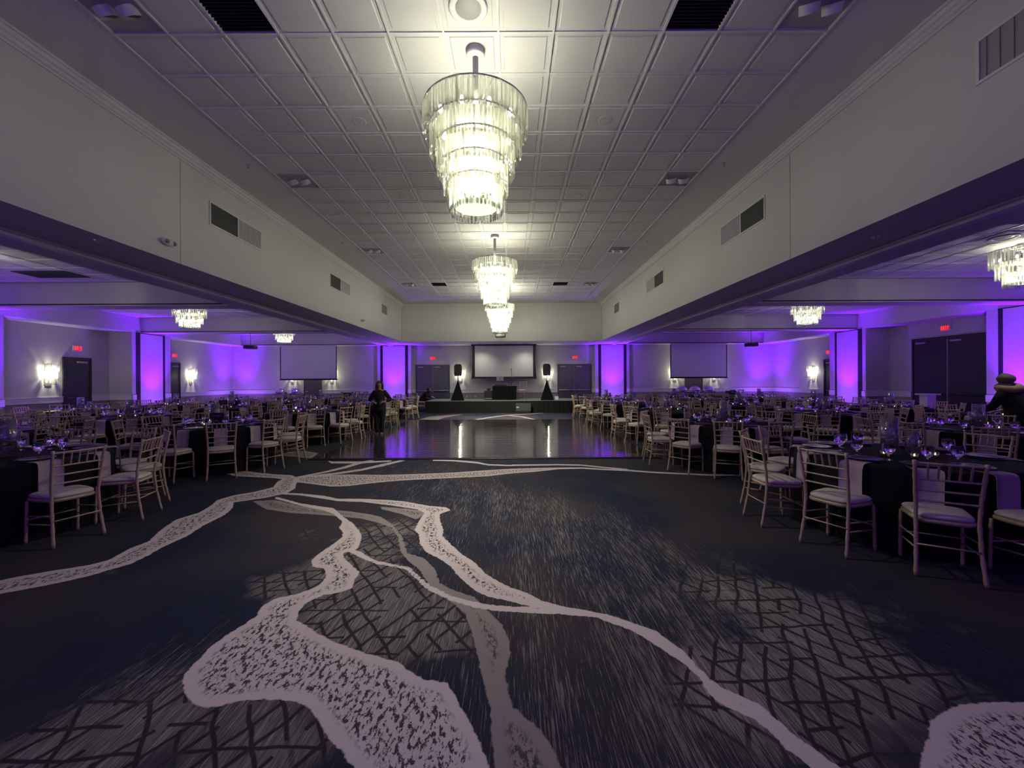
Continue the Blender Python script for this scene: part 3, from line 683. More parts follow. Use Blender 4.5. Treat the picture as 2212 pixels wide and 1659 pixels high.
# uplights: can on the floor throwing purple light up the wall; local +y points to the wall
def make_uplight():
    root = empty('uplight')
    MB().lathe([(0, .02), (.075, .02), (.085, .05), (.085, .20), (.07, .21), (.06, .19), (0, .19)], 20).build('can', 'black', root)
    MB().lathe([(0, .195), (.058, .195)], 16).build('lens', 'lens', root)
    MB().box(-.10, .10, -.02, .02, 0, .02).box(-.10, -.09, -.02, .02, 0, .12).box(.09, .10, -.02, .02, 0, .12).build('bracket', 'black', root)
    sp = light('SPOT', 'uplight_beam', (0, 0, .215), UP_W, PURPLE, root, spot_size=R(62), spot_blend=.9, shadow_soft_size=.05)
    sp.rotation_euler = (R(180 - 14), 0, 0)
    light('SPOT', 'uplight_spill', (0, 0, .22), 100.0, SPILL, root, spot_size=R(172), spot_blend=1.0, shadow_soft_size=.05).rotation_euler = (R(180), 0, 0)
    return root
up = make_uplight()
for k, (x, y, rz, lb) in enumerate(((-6.43, 21.65, 0, 'uplight can at the foot of the far pilaster left of the stage'), (5.6, 21.65, 0, 'uplight can at the foot of the far pilaster right of the stage'),
        (-14.5, 21.9, 45, 'uplight can in the far corner of the left wing'), (13.6, 21.9, -45, 'uplight can in the far corner of the right wing'),
        (PL + .9, 16.75, 90, 'uplight can before the second pillar of the left wall'), (PR - .9, 16.7, -90, 'uplight can before the second pillar of the right wall'),
        (PL + .9, 11.0, 90, 'uplight can before the first pillar of the left wall'), (PR - .9, 11.0, -90, 'uplight can before the first pillar of the right wall'),
        (PL + .9, 5.2, 90, 'uplight can before the pillar nearest the camera, left wall'), (PR - .9, 5.2, -90, 'uplight can before the pillar nearest the camera, right wall'),  # out-of-view cans, added for more purple ambience near the camera
        (-6.3, Y0 + .9, 180, 'uplight can against the wall behind the camera, left'), (5.4, Y0 + .9, 180, 'uplight can against the wall behind the camera, right'), (-.45, Y0 + .9, 180, 'uplight can against the wall behind the camera, middle'))):  # unseen cans behind the camera, added for purple bounce light
    o = up if k == 0 else copy_tree(up); o.location = (x, y, 0); o.rotation_euler.z = R(rz)
    if y < 0:
        for ch in o.children:
            if ch.type == 'LIGHT': ch.data = ch.data.copy(); ch.data.energy *= 1.2
    tag(o, lb, 'uplight', 'purple uplights along the walls')

# exit signs: local +y into the room
LET = {'E': [(0, 0, .2, 1), (0, 0, 1, .18), (0, .41, .85, .59), (0, .82, 1, 1)], 'I': [(.4, 0, .6, 1)], 'T': [(.4, 0, .6, 1), (0, .82, 1, 1)]}
def make_exit():
    root = empty('exit_sign')
    MB().bbox(-.155, .155, 0, .05, -.095, .095, .008).build('housing', 'white', root)
    MB().box(-.14, .14, .05, .053, -.08, .08).build('face', 'exitface', root)
    l_ = MB(); x = .118
    for ch in 'EXIT':
        w_ = .046; h = .115; z0 = -.057
        if ch == 'X':
            for s_ in (1, -1):
                a = (x - w_ / 2) + s_ * w_ / 2; b = (x - w_ / 2) - s_ * w_ / 2
                shape_panel(l_, [(a - .007, z0), (a + .007, z0), (b + .007, z0 + h), (b - .007, z0 + h)], .053, .004)
        else:
            for u0, v0, u1, v1 in LET[ch]: l_.box(x - u1 * w_, x - u0 * w_, .053, .057, z0 + v0 * h, z0 + v1 * h)
        x -= .063
    l_.build('lettering', 'red', root)
    return root
ex = make_exit()
for k, (x, y, z, rz, lb) in enumerate((U(934.5, 774, Y=22.85)[:1] + (YE,) + U(934.5, 774, Y=22.85)[2:] + (180, 'red exit sign over the grey double doors left of the stage'),
        U(1242.5, 772, Y=22.85)[:1] + (YE,) + U(1242.5, 772, Y=22.85)[2:] + (180, 'red exit sign over the grey double doors right of the stage'),
        (WL, 14.72, 2.80, -90, 'red exit sign over the near black door of the left wall'), (WL, 18.95, 2.80, -90, 'red exit sign half hidden past the purple pillar, left wall'),
        (WR, 13.8, 3.26, 90, 'red exit sign over the tall black double doors, right wall'), (WR, 18.85, 2.80, 90, 'red exit sign half hidden past the purple pillar, right wall'))):
    o = ex if k == 0 else copy_tree(ex); o.location = (x, y, z); o.rotation_euler.z = R(rz); tag(o, lb, 'exit sign', 'red exit signs')

# ceiling fittings ---------------------------------------------------
def cell_c(c): return (TX0 + (c[0] + .5) * TP, TY0 + (c[1] + .5) * TP)
h = TP / 2 - .013
def make_grille():
    root = empty('air_grille'); MB().box(-h, h, -h, h, .03, .05).build('backing', 'gap', root)
    g = MB()
    for k in range(14):
        y = -h + (k + .5) * 2 * h / 14; g.box(-h, h, y - .003, y + .003, .0, .03)
    g.build('louvre', 'gap', root); return root
def make_cspk():
    root = empty('ceiling_speaker')
    a = MB(); tile(a, -TP / 2, TP / 2, -TP / 2, TP / 2, 0, .004); a.build('tile_panel', 'tile', root)
    MB().lathe([(.19, -.004), (.20, -.014), (.19, -.022), (.135, -.018), (.13, -.010)], 40).build('rim', 'white', root)
    MB().lathe([(0, -.03), (.08, -.026), (.13, -.012)], 32).build('cone_grille', 'vent', root); return root
def make_spot():
    root = empty('ceiling_spot_fixture')
    MB().box(-h, h, -h, h, .012, .03).build('plate', 'spotplate', root)
    for s_ in (-1, 1):
        c = MB().tube([(s_ * .12, 0, .02), (s_ * .12 + .02, .05, -.05)], [.10, .085], 16, cap=False).build('can', 'white', root)
        MB().lathe([(0, 0), (.068, 0)], 16).xf(Matrix.Translation((s_ * .12 + .017, .042, -.038)) @ Matrix.Rotation(.5, 4, 'X')).build('lens', 'ventdark', c)
    return root
protos = {'grille': (make_grille(), 'air grille', 'black square return air grille'), 'speaker': (make_cspk(), 'ceiling speaker', 'round white ceiling speaker'), 'spot': (make_spot(), 'spotlight', 'unlit twin-can spotlight tile')}
used = set(); rowname = {0: 'over the near carpet', 1: 'in the second row', 2: 'in the third row', 3: 'near the far end'}
for c, kind in OPEN.items():
    p, cat, lb = protos[kind]; o = p if kind not in used else copy_tree(p); used.add(kind)
    x, y = cell_c(c); o.location = (x, y, ZM - .004)
    row = 0 if y < 6 else 1 if y < 10 else 2 if y < 14 else 3
    sd = '' if kind == 'speaker' else ('left half, ' if x < XC else 'right half, ')
    tag(o, '%s in the main ceiling, %s%s' % (lb, sd, rowname[row]), cat, cat + 's in the main ceiling')
def small(mk, pts, cat, lab):
    first = None
    for x, y, z, t_ in pts:
        o = mk() if first is None else copy_tree(first); first = first or o
        o.location = (x, y, z); tag(o, lab % t_, cat, cat + 's')
ordn = ['nearest', 'second', 'third', 'fourth', 'fifth']
def mk_spr():
    r_ = empty('sprinkler'); MB().lathe([(0, -.002), (.045, -.002), (.05, .004)], 16).build('escutcheon', 'steel', r_)
    MB().tube([(0, 0, 0), (0, 0, -.035)], .008, 8).lathe([(0, -.035), (.022, -.036), (.022, -.039), (0, -.039)], 10).build('head', 'vent', r_); return r_
small(mk_spr, [(x, y, ZM - .002, (s_, ordn[k])) for x, s_ in ((-4.66, 'left'), (3.83, 'right')) for k, y in enumerate((7.3, 11.4, 15.4, 18.9))], 'sprinkler', 'small sprinkler head in the plain %s ceiling border, %s along')
def mk_down():
    r_ = empty('recessed_downlight'); MB().lathe([(.075, 0), (.10, -.008), (.105, 0)], 24).build('ring', 'white', r_)
    MB().lathe([(0, .0), (.04, -.006), (.075, -.001)], 20).build('cover', 'tile', r_); return r_
small(mk_down, [(x, y, ZM - .013, (s_, ordn[k])) for x, s_ in ((-2.22, 'left'), (1.42, 'right')) for k, y in enumerate((6.05, 8.55, 14.6))], 'downlight', 'unlit round downlight in a main ceiling tile, %s of the chandeliers, %s')

for k, (x, y, lb) in enumerate(((5.03, 5.63, 'small sprinkler under the right header, near one'), (5.02, 10.1, 'small sprinkler under the right header, far one'), (-5.65, 5.6, 'small sprinkler under the left header'))):
    o = mk_spr(); o.location = (x, y, ZS); tag(o, lb, 'sprinkler', 'sprinklers')
gw = empty('air_grille', (-10.75, 9.6, ZC - .020)); MB().box(-.6, .6, -.3, .3, -.004, .004).build('backing', 'gap', gw)
g_ = MB()
for k in range(12): g_.box(-.6, .6, -.3 + k * .05, -.3 + k * .05 + .012, -.012, -.004)
g_.build('louvre', 'ventdark', gw); tag(gw, 'black rectangular air grille in the left wing ceiling', 'air grille')
o = copy_tree(protos['speaker'][0]); o.location = (8.9, 7.37, ZC - .022); tag(o, 'round white ceiling speaker in the right wing ceiling near its chandelier', 'ceiling speaker')
for k, px in enumerate((938, 1037, 1136, 1234)):
    o = empty('recessed_downlight', (U(px, 738, Y=21.6)[0], 21.6, ZS))
    MB().lathe([(.06, -.001), (.085, -.010), (.09, .002)], 24).build('ring', 'vent', o); MB().lathe([(0, -.002), (.06, -.002)], 20).build('lens', 'wax', o)
    light('SPOT', 'downlight_beam', (0, 0, -.03), 26, WARM, o, spot_size=R(130), spot_blend=1.0, shadow_soft_size=.05)  # beam added to brighten the screen; the fittings themselves look dark
    tag(o, '%s small recessed downlight in the soffit before the centre screen' % ('leftmost', 'second from left', 'third from left', 'rightmost')[k], 'downlight', 'downlights over the stage')
# vents on the long headers; local +x into the room
def make_vent(L=1.5, split=True):
    root = empty('wall_vent'); H = .19
    MB().box(0, .012, -L / 2 - .03, -L / 2, -H - .03, H + .03).box(0, .012, L / 2, L / 2 + .03, -H - .03, H + .03).box(0, .012, -L / 2, L / 2, H, H + .03).box(0, .012, -L / 2, L / 2, -H - .03, -H).build('frame', 'white', root)
    if split:
        MB().box(-.001, .003, -L / 2, 0, -H, H).build('dark_screen', 'ventdark', root)
        MB().box(0, .012, -.015, .015, -H, H).build('mullion', 'white', root)
        MB().box(-.001, .002, 0, L / 2, -H, H).build('backing', 'vent', root)
        g = MB()
        for k in range(22):
            y = (k + .5) * L / 44; g.box(.002, .012, y - .006, y + .006, -H, H)
        g.build('louvre', 'white', root)
    else:
        MB().box(-.001, .002, -L / 2, L / 2, -H, H).build('backing', 'vent', root)
        g = MB()
        for k in range(14):
            y = -L / 2 + (k + .5) * L / 14; g.box(.002, .01, y - .006, y + .006, -H, H)
        g.build('louvre', 'vent', root)
    return root
v1, v2, v3 = make_vent(), make_vent(.75, False), make_vent(1.5, False)
for k, (p, x, y, lb) in enumerate(((v1, XL, 8.2, 'long half-dark air vent high on the left header, nearest'), (v1, XL, 13.15, 'long half-dark air vent high on the left header, second'),
        (v2, XL, 17.7, 'small square grey vent at the far end of the left header'), (v1, XR, 8.1, 'long half-dark air vent high on the right header, middle of three'),
        (v1, XR, 12.95, 'long half-dark air vent high on the right header, far one'), (v2, XR, 17.55, 'small square grey vent at the far end of the right header'),
        (v3, XR, 3.22, 'grey air vent cut by the right edge of the view, on the right header'))):
    o = p if k in (0, 2, 6) else copy_tree(p); o.location = (x, y, 4.65); o.rotation_euler.z = 0 if x < 0 else math.pi
    if x > 0: o.scale.y = -1
    tag(o, lb, 'air vent', 'air vents on the headers')
def make_emerg():
    r_ = empty('emergency_light'); MB().ellip((.03, 0, 0), (.05, .14, .055), 16, 10).build('housing', 'white', r_)
    for s_ in (-1, 1): MB().ellip((.07, s_ * .07, 0), (.03, .035, .035), 12, 8).build('lamp_lens', 'vent', r_)
    return r_
em = make_emerg()
for k, (x, y, lb) in enumerate(((XL, 6.5, 'white twin-lens emergency light low on the left header, near one'), (XL, 15.0, 'white twin-lens emergency light low on the left header, far one'))):
    o = em if k == 0 else copy_tree(em); o.location = (x, y, CAMZ + 2.21); tag(o, lb, 'emergency light', 'emergency lights')

# ------------------------------------------------------------------ projection screens and projectors
def make_wing_screen():
    root = empty('projection_screen'); W = 1.5
    MB().box(-W, W, -.01, 0, -1.80, 0).build('screen_fabric', 'screen', root)
    MB().box(-W - .05, -W, -.012, .002, -1.84, 0).box(W, W + .05, -.012, .002, -1.84, 0).box(-W, W, -.012, .002, -1.84, -1.80).build('border', 'black', root)
    MB().tube([(-W - .08, -.005, -1.86), (W + .08, -.005, -1.86)], .025, 10).build('weight_bar', 'black', root)
    MB().bbox(-W - .06, W + .06, -.05, .04, -.06, .015, .01).build('case', 'white', root); return root
ws = make_wing_screen()
for k, (x, lb) in enumerate(((-11.02, 'lowered white projection screen in the left wing'), (10.26, 'lowered white projection screen in the right wing, washed lilac'))):
    o = ws if k == 0 else copy_tree(ws); o.location = (x, 22.32, ZS - .02); tag(o, lb, 'projection screen', 'lowered projection screens')
root = empty('projection_screen', (U(1088.5, 760, Y=22.3)[0], 22.3, ZS - .02)); zb = -1.83
def sideline(x0, x1, n=8): return [(x0 + (x1 - x0) * (abs(2 * i / n - 1) ** 2 * .55 + (i / n) * .45), zb * i / n) for i in range(n + 1)]
L_ = sideline(-1.70, -1.77); mb = MB(); shape_panel(mb, [(-u, z) for u, z in L_] + L_[::-1], 0, .006); mb.build('border', 'black', root)
MB().box(-1.585, 1.585, -.004, 0, zb + .09, -.05).build('screen_fabric', 'screen', root)
MB().tube([(-1.78, .003, zb), (1.78, .003, zb)], .025, 10).build('weight_bar', 'black', root)
MB().bbox(-1.78, 1.78, -.05, .04, -.05, .018, .01).build('case', 'black', root)
tag(root, 'large black-bordered projection screen lowered behind the stage', 'projection screen')
def make_projector(drop):
    root = empty('projector')
    MB().bbox(-.22, .22, -.17, .17, -.07, .07, .03).build('body', 'black', root)
    MB().tube([(.1, .17, 0), (.1, .21, 0)], .04, 14).build('lens', 'glass', root)
    MB().tube([(0, 0, .12), (0, 0, drop)], .018, 10).tube([(-.12, 0, .07), (0, 0, .14)], .008, 6).tube([(.12, 0, .07), (0, 0, .14)], .008, 6).lathe([(0, drop - .02), (.06, drop - .02), (.06, drop)], 16).build('mount', 'white', root)
    return root
pj = make_projector(ZC - 3.02); pj2 = make_projector(ZM - (CAMZ + 1.93))
for o, l_, lb in ((pj, (U(541, 750, Y=17.3)[0], 17.3, 3.02), 'black projector on a white pole in the left wing'), (copy_tree(pj), (U(1623, 745, Y=17.3)[0], 17.3, 3.02), 'black projector on a white pole in the right wing'),
                  (pj2, (U(1081, 722, Y=17.75)[0], 17.75, CAMZ + 1.93), 'black projector hanging just behind the farthest chandelier')):
    o.location = l_; tag(o, lb, 'projector', 'ceiling projectors')

# ------------------------------------------------------------------ stage and its equipment
SX0, SX1, SY0, SY1, SZ = -4.14, 3.38, 19.8, 22.35, .572
st = empty('stage', ((SX0 + SX1) / 2, SY0, 0)); ox, oy = st.location.x, st.location.y
MB().box(SX0 - ox, SX1 - ox, 0, SY1 - oy, SZ - .04, SZ).build('deck', 'stage', st)
sk = MB(); n = 260
def wav(i): return .012 * math.sin(i * 1.9) + .006 * math.sin(i * .73)
xs = [SX0 - ox + (SX1 - SX0) * i / n for i in range(n + 1)]
sk.add([(x, -.02 + wav(i) * 1.2, 0.005) for i, x in enumerate(xs)] + [(x, -.004 + wav(i) * .3, SZ - .005) for i, x in enumerate(xs)], [(i, i + 1, n + 2 + i, n + 1 + i) for i in range(n)], 0, True)
for xx in (SX0 - ox, SX1 - ox):
    m_ = 60; q = [(SY1 - SY0) * i / m_ for i in range(m_ + 1)]
    sk.add([(xx + wav(i), y, .005) for i, y in enumerate(q)] + [(xx + wav(i) * .3, y, SZ - .005) for i, y in enumerate(q)], [(i, i + 1, m_ + 2 + i, m_ + 1 + i) for i in range(m_)], 0, True)
sk.build('skirt', 'skirt', st)
tag(st, 'low stage with grey deck and black skirt against the far wall', 'stage')
a = U(1114, 879, Y=19.7)[0]; b = U(1147, 879, Y=19.7)[0]
sp_ = empty('road_case', ((a + b) / 2, 19.6, 0)); MB().bbox(-(b - a) / 2, (b - a) / 2, -.06, .06, .08, .46, .02).build('shell', 'brown', sp_)
MB().box(-.33, -.22, -.064, -.06, .26, .30).build('name_tag', 'paper', sp_); MB().bbox(-(b - a) / 2 + .03, (b - a) / 2 - .03, -.05, .05, 0, .08, .01).build('foot', 'black', sp_)
tag(sp_, 'dull dark flat case leaning on the front of the stage skirt', 'case')
stp = empty('stage_step', (SX0 - .38, 21.0, 0))
MB().box(-.3, .3, -.3, .3, .25, .285).build('tread', 'stage', stp)
for x in (-.27, .27):
    for y in (-.27, .27): MB().tube([(x, y, 0), (x, y, .25)], .015, 8).build('leg', 'black', stp)
tag(stp, 'low black step beside the left end of the stage', 'step')

def make_speaker():
    root = empty('loudspeaker')
    sh = [(-.16, .0), (.16, .0), (.185, .08), (.19, .48), (.16, .56), (.10, .59), (-.10, .59), (-.16, .56), (-.19, .48), (-.185, .08)]
    mb = MB(); shape_panel(mb, sh, -.16, .30); mb.build('cabinet', 'black', root)
    MB().lathe([(0, .0), (.05, -.02), (.13, -.004), (.14, 0)], 24).xf(Matrix.Translation((0, -.162, .2)) @ Matrix.Rotation(R(90), 4, 'X')).build('woofer', 'ventdark', root)
    MB().box(-.09, .09, -.168, -.158, .40, .52).build('horn', 'ventdark', root)
    MB().ellip((.06, -.166, .07), (.016, .006, .012), 8, 6).build('badge', 'steel', root)
    return root
def make_scrim():
    root = empty('speaker_stand')
    hw = .34; ap = 1.07
    mb = MB(); rings = 10; seg = 3
    base = [(-hw, -.2), (hw, -.2), (0, .42)]; vs = []
    for k in range(rings + 1):
        t_ = k / rings; q = (1 - t_) ** 1.08
        for i in range(3):
            x, y = base[i]; x2, y2 = base[(i + 1) % 3]
            for j in range(seg): vs.append(((x + (x2 - x) * j / seg) * q * (1 + .0) + (0), (y + (y2 - y) * j / seg) * q, .01 + t_ * ap))
    m_ = 3 * seg
    mb.add(vs, [(k * m_ + i, k * m_ + (i + 1) % m_, (k + 1) * m_ + (i + 1) % m_, (k + 1) * m_ + i) for k in range(rings) for i in range(m_)], 0, False)
    mb.build('scrim_cover', 'cloth', root)
    MB().tube([(0, 0, .85), (0, 0, 1.22)], .02, 10).build('pole', 'black', root)
    for x, y in base: MB().tube([(0, 0, .25), (x * .92, y * .92, .015)], .012, 6).build('leg', 'black', root)
    return root
spk, scm = make_speaker(), make_scrim()
for k, (px, w2) in enumerate(((989.5, 'left'), (1181, 'right'))):
    x = U(px if k == 0 else 1181.5, 865, Y=20.45)[0]
    s2 = scm if k == 0 else copy_tree(scm); s2.location = (x, 20.45, SZ); tag(s2, 'tripod stand under a black pyramid scrim, %s side of the stage' % w2, 'speaker stand', 'speaker stands on the stage')
    x2 = U(986.5 if k == 0 else 1184.5, 800, Y=20.45)[0]
    s1 = spk if k == 0 else copy_tree(spk); s1.location = (x, 20.45, SZ + 1.22); s1.rotation_euler.z = R(10 if k == 0 else -8)
    tag(s1, 'black loudspeaker on the %s scrimmed stand of the stage' % w2, 'loudspeaker', 'loudspeakers on the stage')
dj = empty('dj_table', (-.31, 21.2, SZ)); W, D, H_ = .62, .34, .70
cl = MB(); n = 96; top = []; bot = []
for i in range(n):
    t_ = i / n * 4; k = int(t_); f = t_ - k
    x, y = ((-W + 2 * W * f, -D), (W, -D + 2 * D * f), (W - 2 * W * f, D), (-W, D - 2 * D * f))[k]
    top.append((x, y, H_)); sc_ = 1 - .05 + .012 * math.sin(i * 1.7); bot.append((x * sc_, y * sc_, .01))
cl.add(top + bot, [tuple(range(n))] + [(i, n + i, n + (i + 1) % n, (i + 1) % n) for i in range(n)])
cl.build('tablecloth', 'cloth', dj); MB().box(-W + .02, W - .02, -D + .02, D - .02, H_ - .03, H_ - .004).build('tabletop', 'black', dj)
tag(dj, 'small black-clothed table holding disc jockey gear on the stage', 'table')
lp = empty('laptop', (-.55, 21.22, SZ + H_ + .27))
MB().xf(Matrix()).bbox(-.18, .18, -.0, .24, .0, .015, .004).build('keyboard_base', 'laptop', lp)
lid = MB().bbox(-.18, .18, -.006, .006, 0, .24, .004).xf(Matrix.Rotation(R(12), 4, 'X')).build('lid', 'laptop', lp)
MB().ellip((0, -.008, .115), (.022, .003, .024), 12, 8).ellip((.006, -.008, .147), (.005, .002, .010), 6, 4).xf(Matrix.Rotation(R(12), 4, 'X')).build('emblem', 'ventdark', lid)
tag(lp, 'open silver laptop raised on a stand on the disc jockey table', 'laptop')
ls = empty('laptop_stand', (-.55, 21.3, SZ + H_ + .001)); MB().box(-.16, .16, -.1, .1, .255, .265).build('tray', 'black', ls)
for x in (-.13, .13): MB().tube([(x, -.09, .005), (x, .08, .13), (x, -.08, .256)], .008, 6).build('leg', 'black', ls)
tag(ls, 'black folding stand lifting the silver laptop', 'laptop stand')
mxr = empty('dj_mixer', (-.50, 21.08, SZ + H_)); MB().bbox(-.32, .30, -.14, .10, 0, .09, .01).build('body', 'black', mxr)
kb = MB()
for i in range(9):
    for j in range(3): kb.tube([(-.26 + i * .065, -.1 + j * .07, .09), (-.26 + i * .065, -.1 + j * .07, .105)], .01, 8)
kb.build('knobs', 'steel', mxr); tag(mxr, 'black disc jockey mixer with rows of silver knobs under the laptop', 'mixer')
ph = empty('headphones', (-.03, 21.05, SZ + H_)); MB().tube([(.08 * math.cos(a_), 0, .02 + .09 * math.sin(a_)) for a_ in [math.pi * i / 10 for i in range(11)]], .01, 6).build('band', 'black', ph)
for s_ in (-1, 1): MB().ellip((s_ * .08, 0, .035), (.02, .035, .035), 10, 8).build('ear_cup', 'black', ph)
tag(ph, 'black headphones lying at the right end of the disc jockey table', 'headphones')
sb = empty('subwoofer', (-1.14, 21.15, SZ)); MB().bbox(-.21, .21, -.22, .22, .02, .47, .02).build('cabinet', 'black', sb)
MB().box(-.18, .18, -.226, -.22, .05, .09).build('badge', 'vent', sb); MB().bbox(-.2, .2, -.2, .2, 0, .02, .005).build('foot', 'black', sb)
tag(sb, 'black cube bass speaker beside the disc jockey table', 'loudspeaker')
bx = empty('equipment_box', (-1.13, 21.15, SZ + .47)); MB().bbox(-.08, .08, -.08, .08, 0, .12, .01).build('case', 'black', bx); MB().tube([(-.05, 0, .12), (-.04, 0, .15), (.04, 0, .15), (.05, 0, .12)], .006, 6).build('handle', 'steel', bx)
tag(bx, 'little black box on top of the bass speaker', 'box')
mk = empty('microphone_stand', (U(1105.4, 862, Y=20.66)[0], 20.66, SZ))
MB().lathe([(0, .02), (.13, .015), (.14, 0)], 24).build('base', 'black', mk); MB().tube([(0, 0, .015), (0, 0, 1.35)], .011, 8).build('pole', 'black', mk)
MB().tube([(0, 0, 1.33), (-.01, -.04, 1.5), (0, -.06, 1.60)], [.012, .013, .022], 8).build('microphone', 'black', mk); tag(mk, 'thin black microphone stand at the right of the disc jockey table', 'microphone stand')
sf = empty('sign_frame', (U(1202.5, 860, Y=20.2)[0], 20.2, SZ)); MB().box(-.105, .105, -.006, .006, .0, .23).xf(Matrix.Rotation(R(-12), 4, 'X')).build('frame', 'silver', sf)
MB().box(-.085, .085, -.010, -.0065, .02, .21).xf(Matrix.Rotation(R(-12), 4, 'X')).build('paper', 'paper', sf)
MB().box(-.03, .03, .0, .08, .0, .006).build('easel_foot', 'silver', sf)
tag(sf, 'small framed white sheet leaning at the right of the stage', 'sign')

# ------------------------------------------------------------------ chiavari chairs
def bamboo(pts, r, k=14, n=8):
    P = [Vector(p) for p in pts]; out = []; rad = []
    seg = [(P[i + 1] - P[i]).length for i in range(len(P) - 1)]; T = sum(seg)
    for i in range(k + 1):
        d = T * i / k; j = 0
        while j < len(seg) - 1 and d > seg[j]: d -= seg[j]; j += 1
        out.append(P[j].lerp(P[j + 1], d / seg[j])); rad.append(r * (1.22 if i % 3 == 1 else 1.0) * (0.85 if i == 0 else 1))
    return MB().tube(out, rad, n)
def chair_parts():
    parts = []
    cu = MB(); n = 20
    def ring(s_, z):
        o = []
        for i in range(n):
            a_ = 2 * math.pi * i / n; c, q = math.cos(a_), math.sin(a_); e = .42
            x = abs(c) ** e * (1 if c >= 0 else -1); y = abs(q) ** e * (1 if q >= 0 else -1)
            o.append(((.185 + .018 * y) * x * s_, .19 * y * s_, z))
        return o
    rs = [ring(.94, .452), ring(1.02, .462), ring(1.03, .478), ring(.95, .492), ring(.75, .499), ring(.3, .503)]
    vs = sum(rs, []) + [(0, 0, .504)]
    fs = [tuple(range(n - 1, -1, -1))] + [(k * n + i, k * n + (i + 1) % n, (k + 1) * n + (i + 1) % n, (k + 1) * n + i) for k in range(5) for i in range(n)] + [(5 * n + i, 5 * n + (i + 1) % n, 6 * n) for i in range(n)]
    cu.add(vs, fs, 0, True); parts.append(('cushion', 'cushion', cu))
    sf_ = MB(); rs = [ring(1.0, .418), ring(1.06, .426), ring(1.06, .447), ring(.98, .453)]
    sf_.add(sum(rs, []), [tuple(range(n - 1, -1, -1)), tuple(range(3 * n, 4 * n))] + [(k * n + i, k * n + (i + 1) % n, (k + 1) * n + (i + 1) % n, (k + 1) * n + i) for k in range(3) for i in range(n)], 0, True)
    parts.append(('seat_frame', 'gold', sf_))
    for s_ in (-1, 1):
        parts.append(('leg', 'gold', bamboo([(s_ * .195, -.25, 0), (s_ * .182, -.205, .25), (s_ * .178, -.185, .45), (s_ * .183, -.20, .62), (s_ * .200, -.255, .925)], .0135, 22)))
        parts.append(('leg', 'gold', bamboo([(s_ * .195, .185, 0), (s_ * .19, .175, .42)], .0125, 12)))
    def bk(z):   # lateral half-width and y of the back at height z
        t_ = (z - .45) / .475; return .178 + .022 * t_, -.185 - .07 * t_ ** 1.3
    for z, nm in ((.905, 'top_rail'), (.775, 'back_rail'), (.685, 'back_rail'), (.60, 'back_rail')):
        w_, y = bk(z); parts.append((nm, 'gold', bamboo([(-w_, y, z), (0, y - (.012 if z > .85 else .004), z), (w_, y, z)], .010 if z > .85 else .0085, 14, 6)))
    for i in range(5):
        f = (i - 2) / 2 * .62; w1, y1 = bk(.775); w2, y2 = bk(.905)
        parts.append(('spindle', 'gold', bamboo([(f * w1, y1, .775), (f * w2, y2 - .008, .905)], .0075, 7, 6)))
    for z in (.19, .27):
        for s_ in (-1, 1): parts.append(('stretcher', 'gold', MB().tube([(s_ * .187, -.215 - (.27 - z) * .1, z + .03), (s_ * .192, .18, z)], .0075, 6)))
    parts.append(('stretcher', 'gold', MB().tube([(-.19, .18, .23), (.19, .18, .23)], .0075, 6)))
    parts.append(('stretcher', 'gold', MB().tube([(-.184, -.215, .25), (.184, -.215, .25)], .0075, 6)))
    return parts
CP = chair_parts()
def chair_full():
    root = empty('chiavari_chair')
    for nm, mt, mb in CP: mb.build(nm, mt, root)
    return root
def chair_mid():
    root = empty('chiavari_chair'); back = MB(); strt = MB()
    for nm, mt, mb in CP:
        if nm in ('cushion', 'seat_frame', 'leg'): mb.build(nm, mt, root)
        elif nm == 'stretcher': strt.merge(mb)
        else: back.merge(mb)
    back.build('backrest', 'gold', root); strt.build('stretcher', 'gold', root); return root
def chair_far():
    a = MB()
    for nm, mt, mb in CP: a.merge(mb, 0 if mt == 'gold' else 1)
    return link('chiavari_chair', a.mesh('chiavari_chair', ['gold', 'cushion']))
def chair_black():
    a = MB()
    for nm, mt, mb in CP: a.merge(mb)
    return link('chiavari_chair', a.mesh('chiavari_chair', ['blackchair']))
CH = {'full': chair_full, 'mid': chair_mid, 'far': chair_far}; CHP = {}
def get_chair(level):
    if level not in CHP: CHP[level] = CH[level](); return CHP[level]
    return copy_tree(CHP[level])

# ------------------------------------------------------------------ tables and tableware
TR = .90; TH = .762
def cloth_mb(seed):
    rnd = random.Random(seed); n = 144; mb = MB(); ph_ = rnd.random() * 6; rows = [(.0, TH), (.72, TH), (.88, TH), (.905, TH - .004), (.918, TH - .02), (.922, TH - .06), (.93, TH - .25), (.94, TH - .50), (.955, .01)]
    vs = []
    for k, (r, z) in enumerate(rows[1:]):
        amp = max(0, (TH - z)) ** 1.2 * .035
        for i in range(n):
            a_ = 2 * math.pi * i / n; f = math.sin(a_ * 15 + ph_) * .6 + math.sin(a_ * 8 + 2 * ph_) * .5 + math.sin(a_ * 23) * .25
            q = r + amp * f; vs.append((q * math.cos(a_), q * math.sin(a_), z))
    m_ = len(rows) - 1
    mb.add(vs + [(0, 0, TH)], [(k * n + (i + 1) % n, k * n + i, (k + 1) * n + i, (k + 1) * n + (i + 1) % n) for k in range(m_ - 1) for i in range(n)] + [(i, (i + 1) % n, m_ * n) for i in range(n)], 0, True)
    return mb
cloths = [cloth_mb(k).mesh('tablecloth', 'cloth') for k in range(3)]
ttop = MB().lathe([(0, TH - .004), (TR - .02, TH - .004), (TR - .02, TH - .03), (0, TH - .03)], 48).mesh('tabletop', 'black')
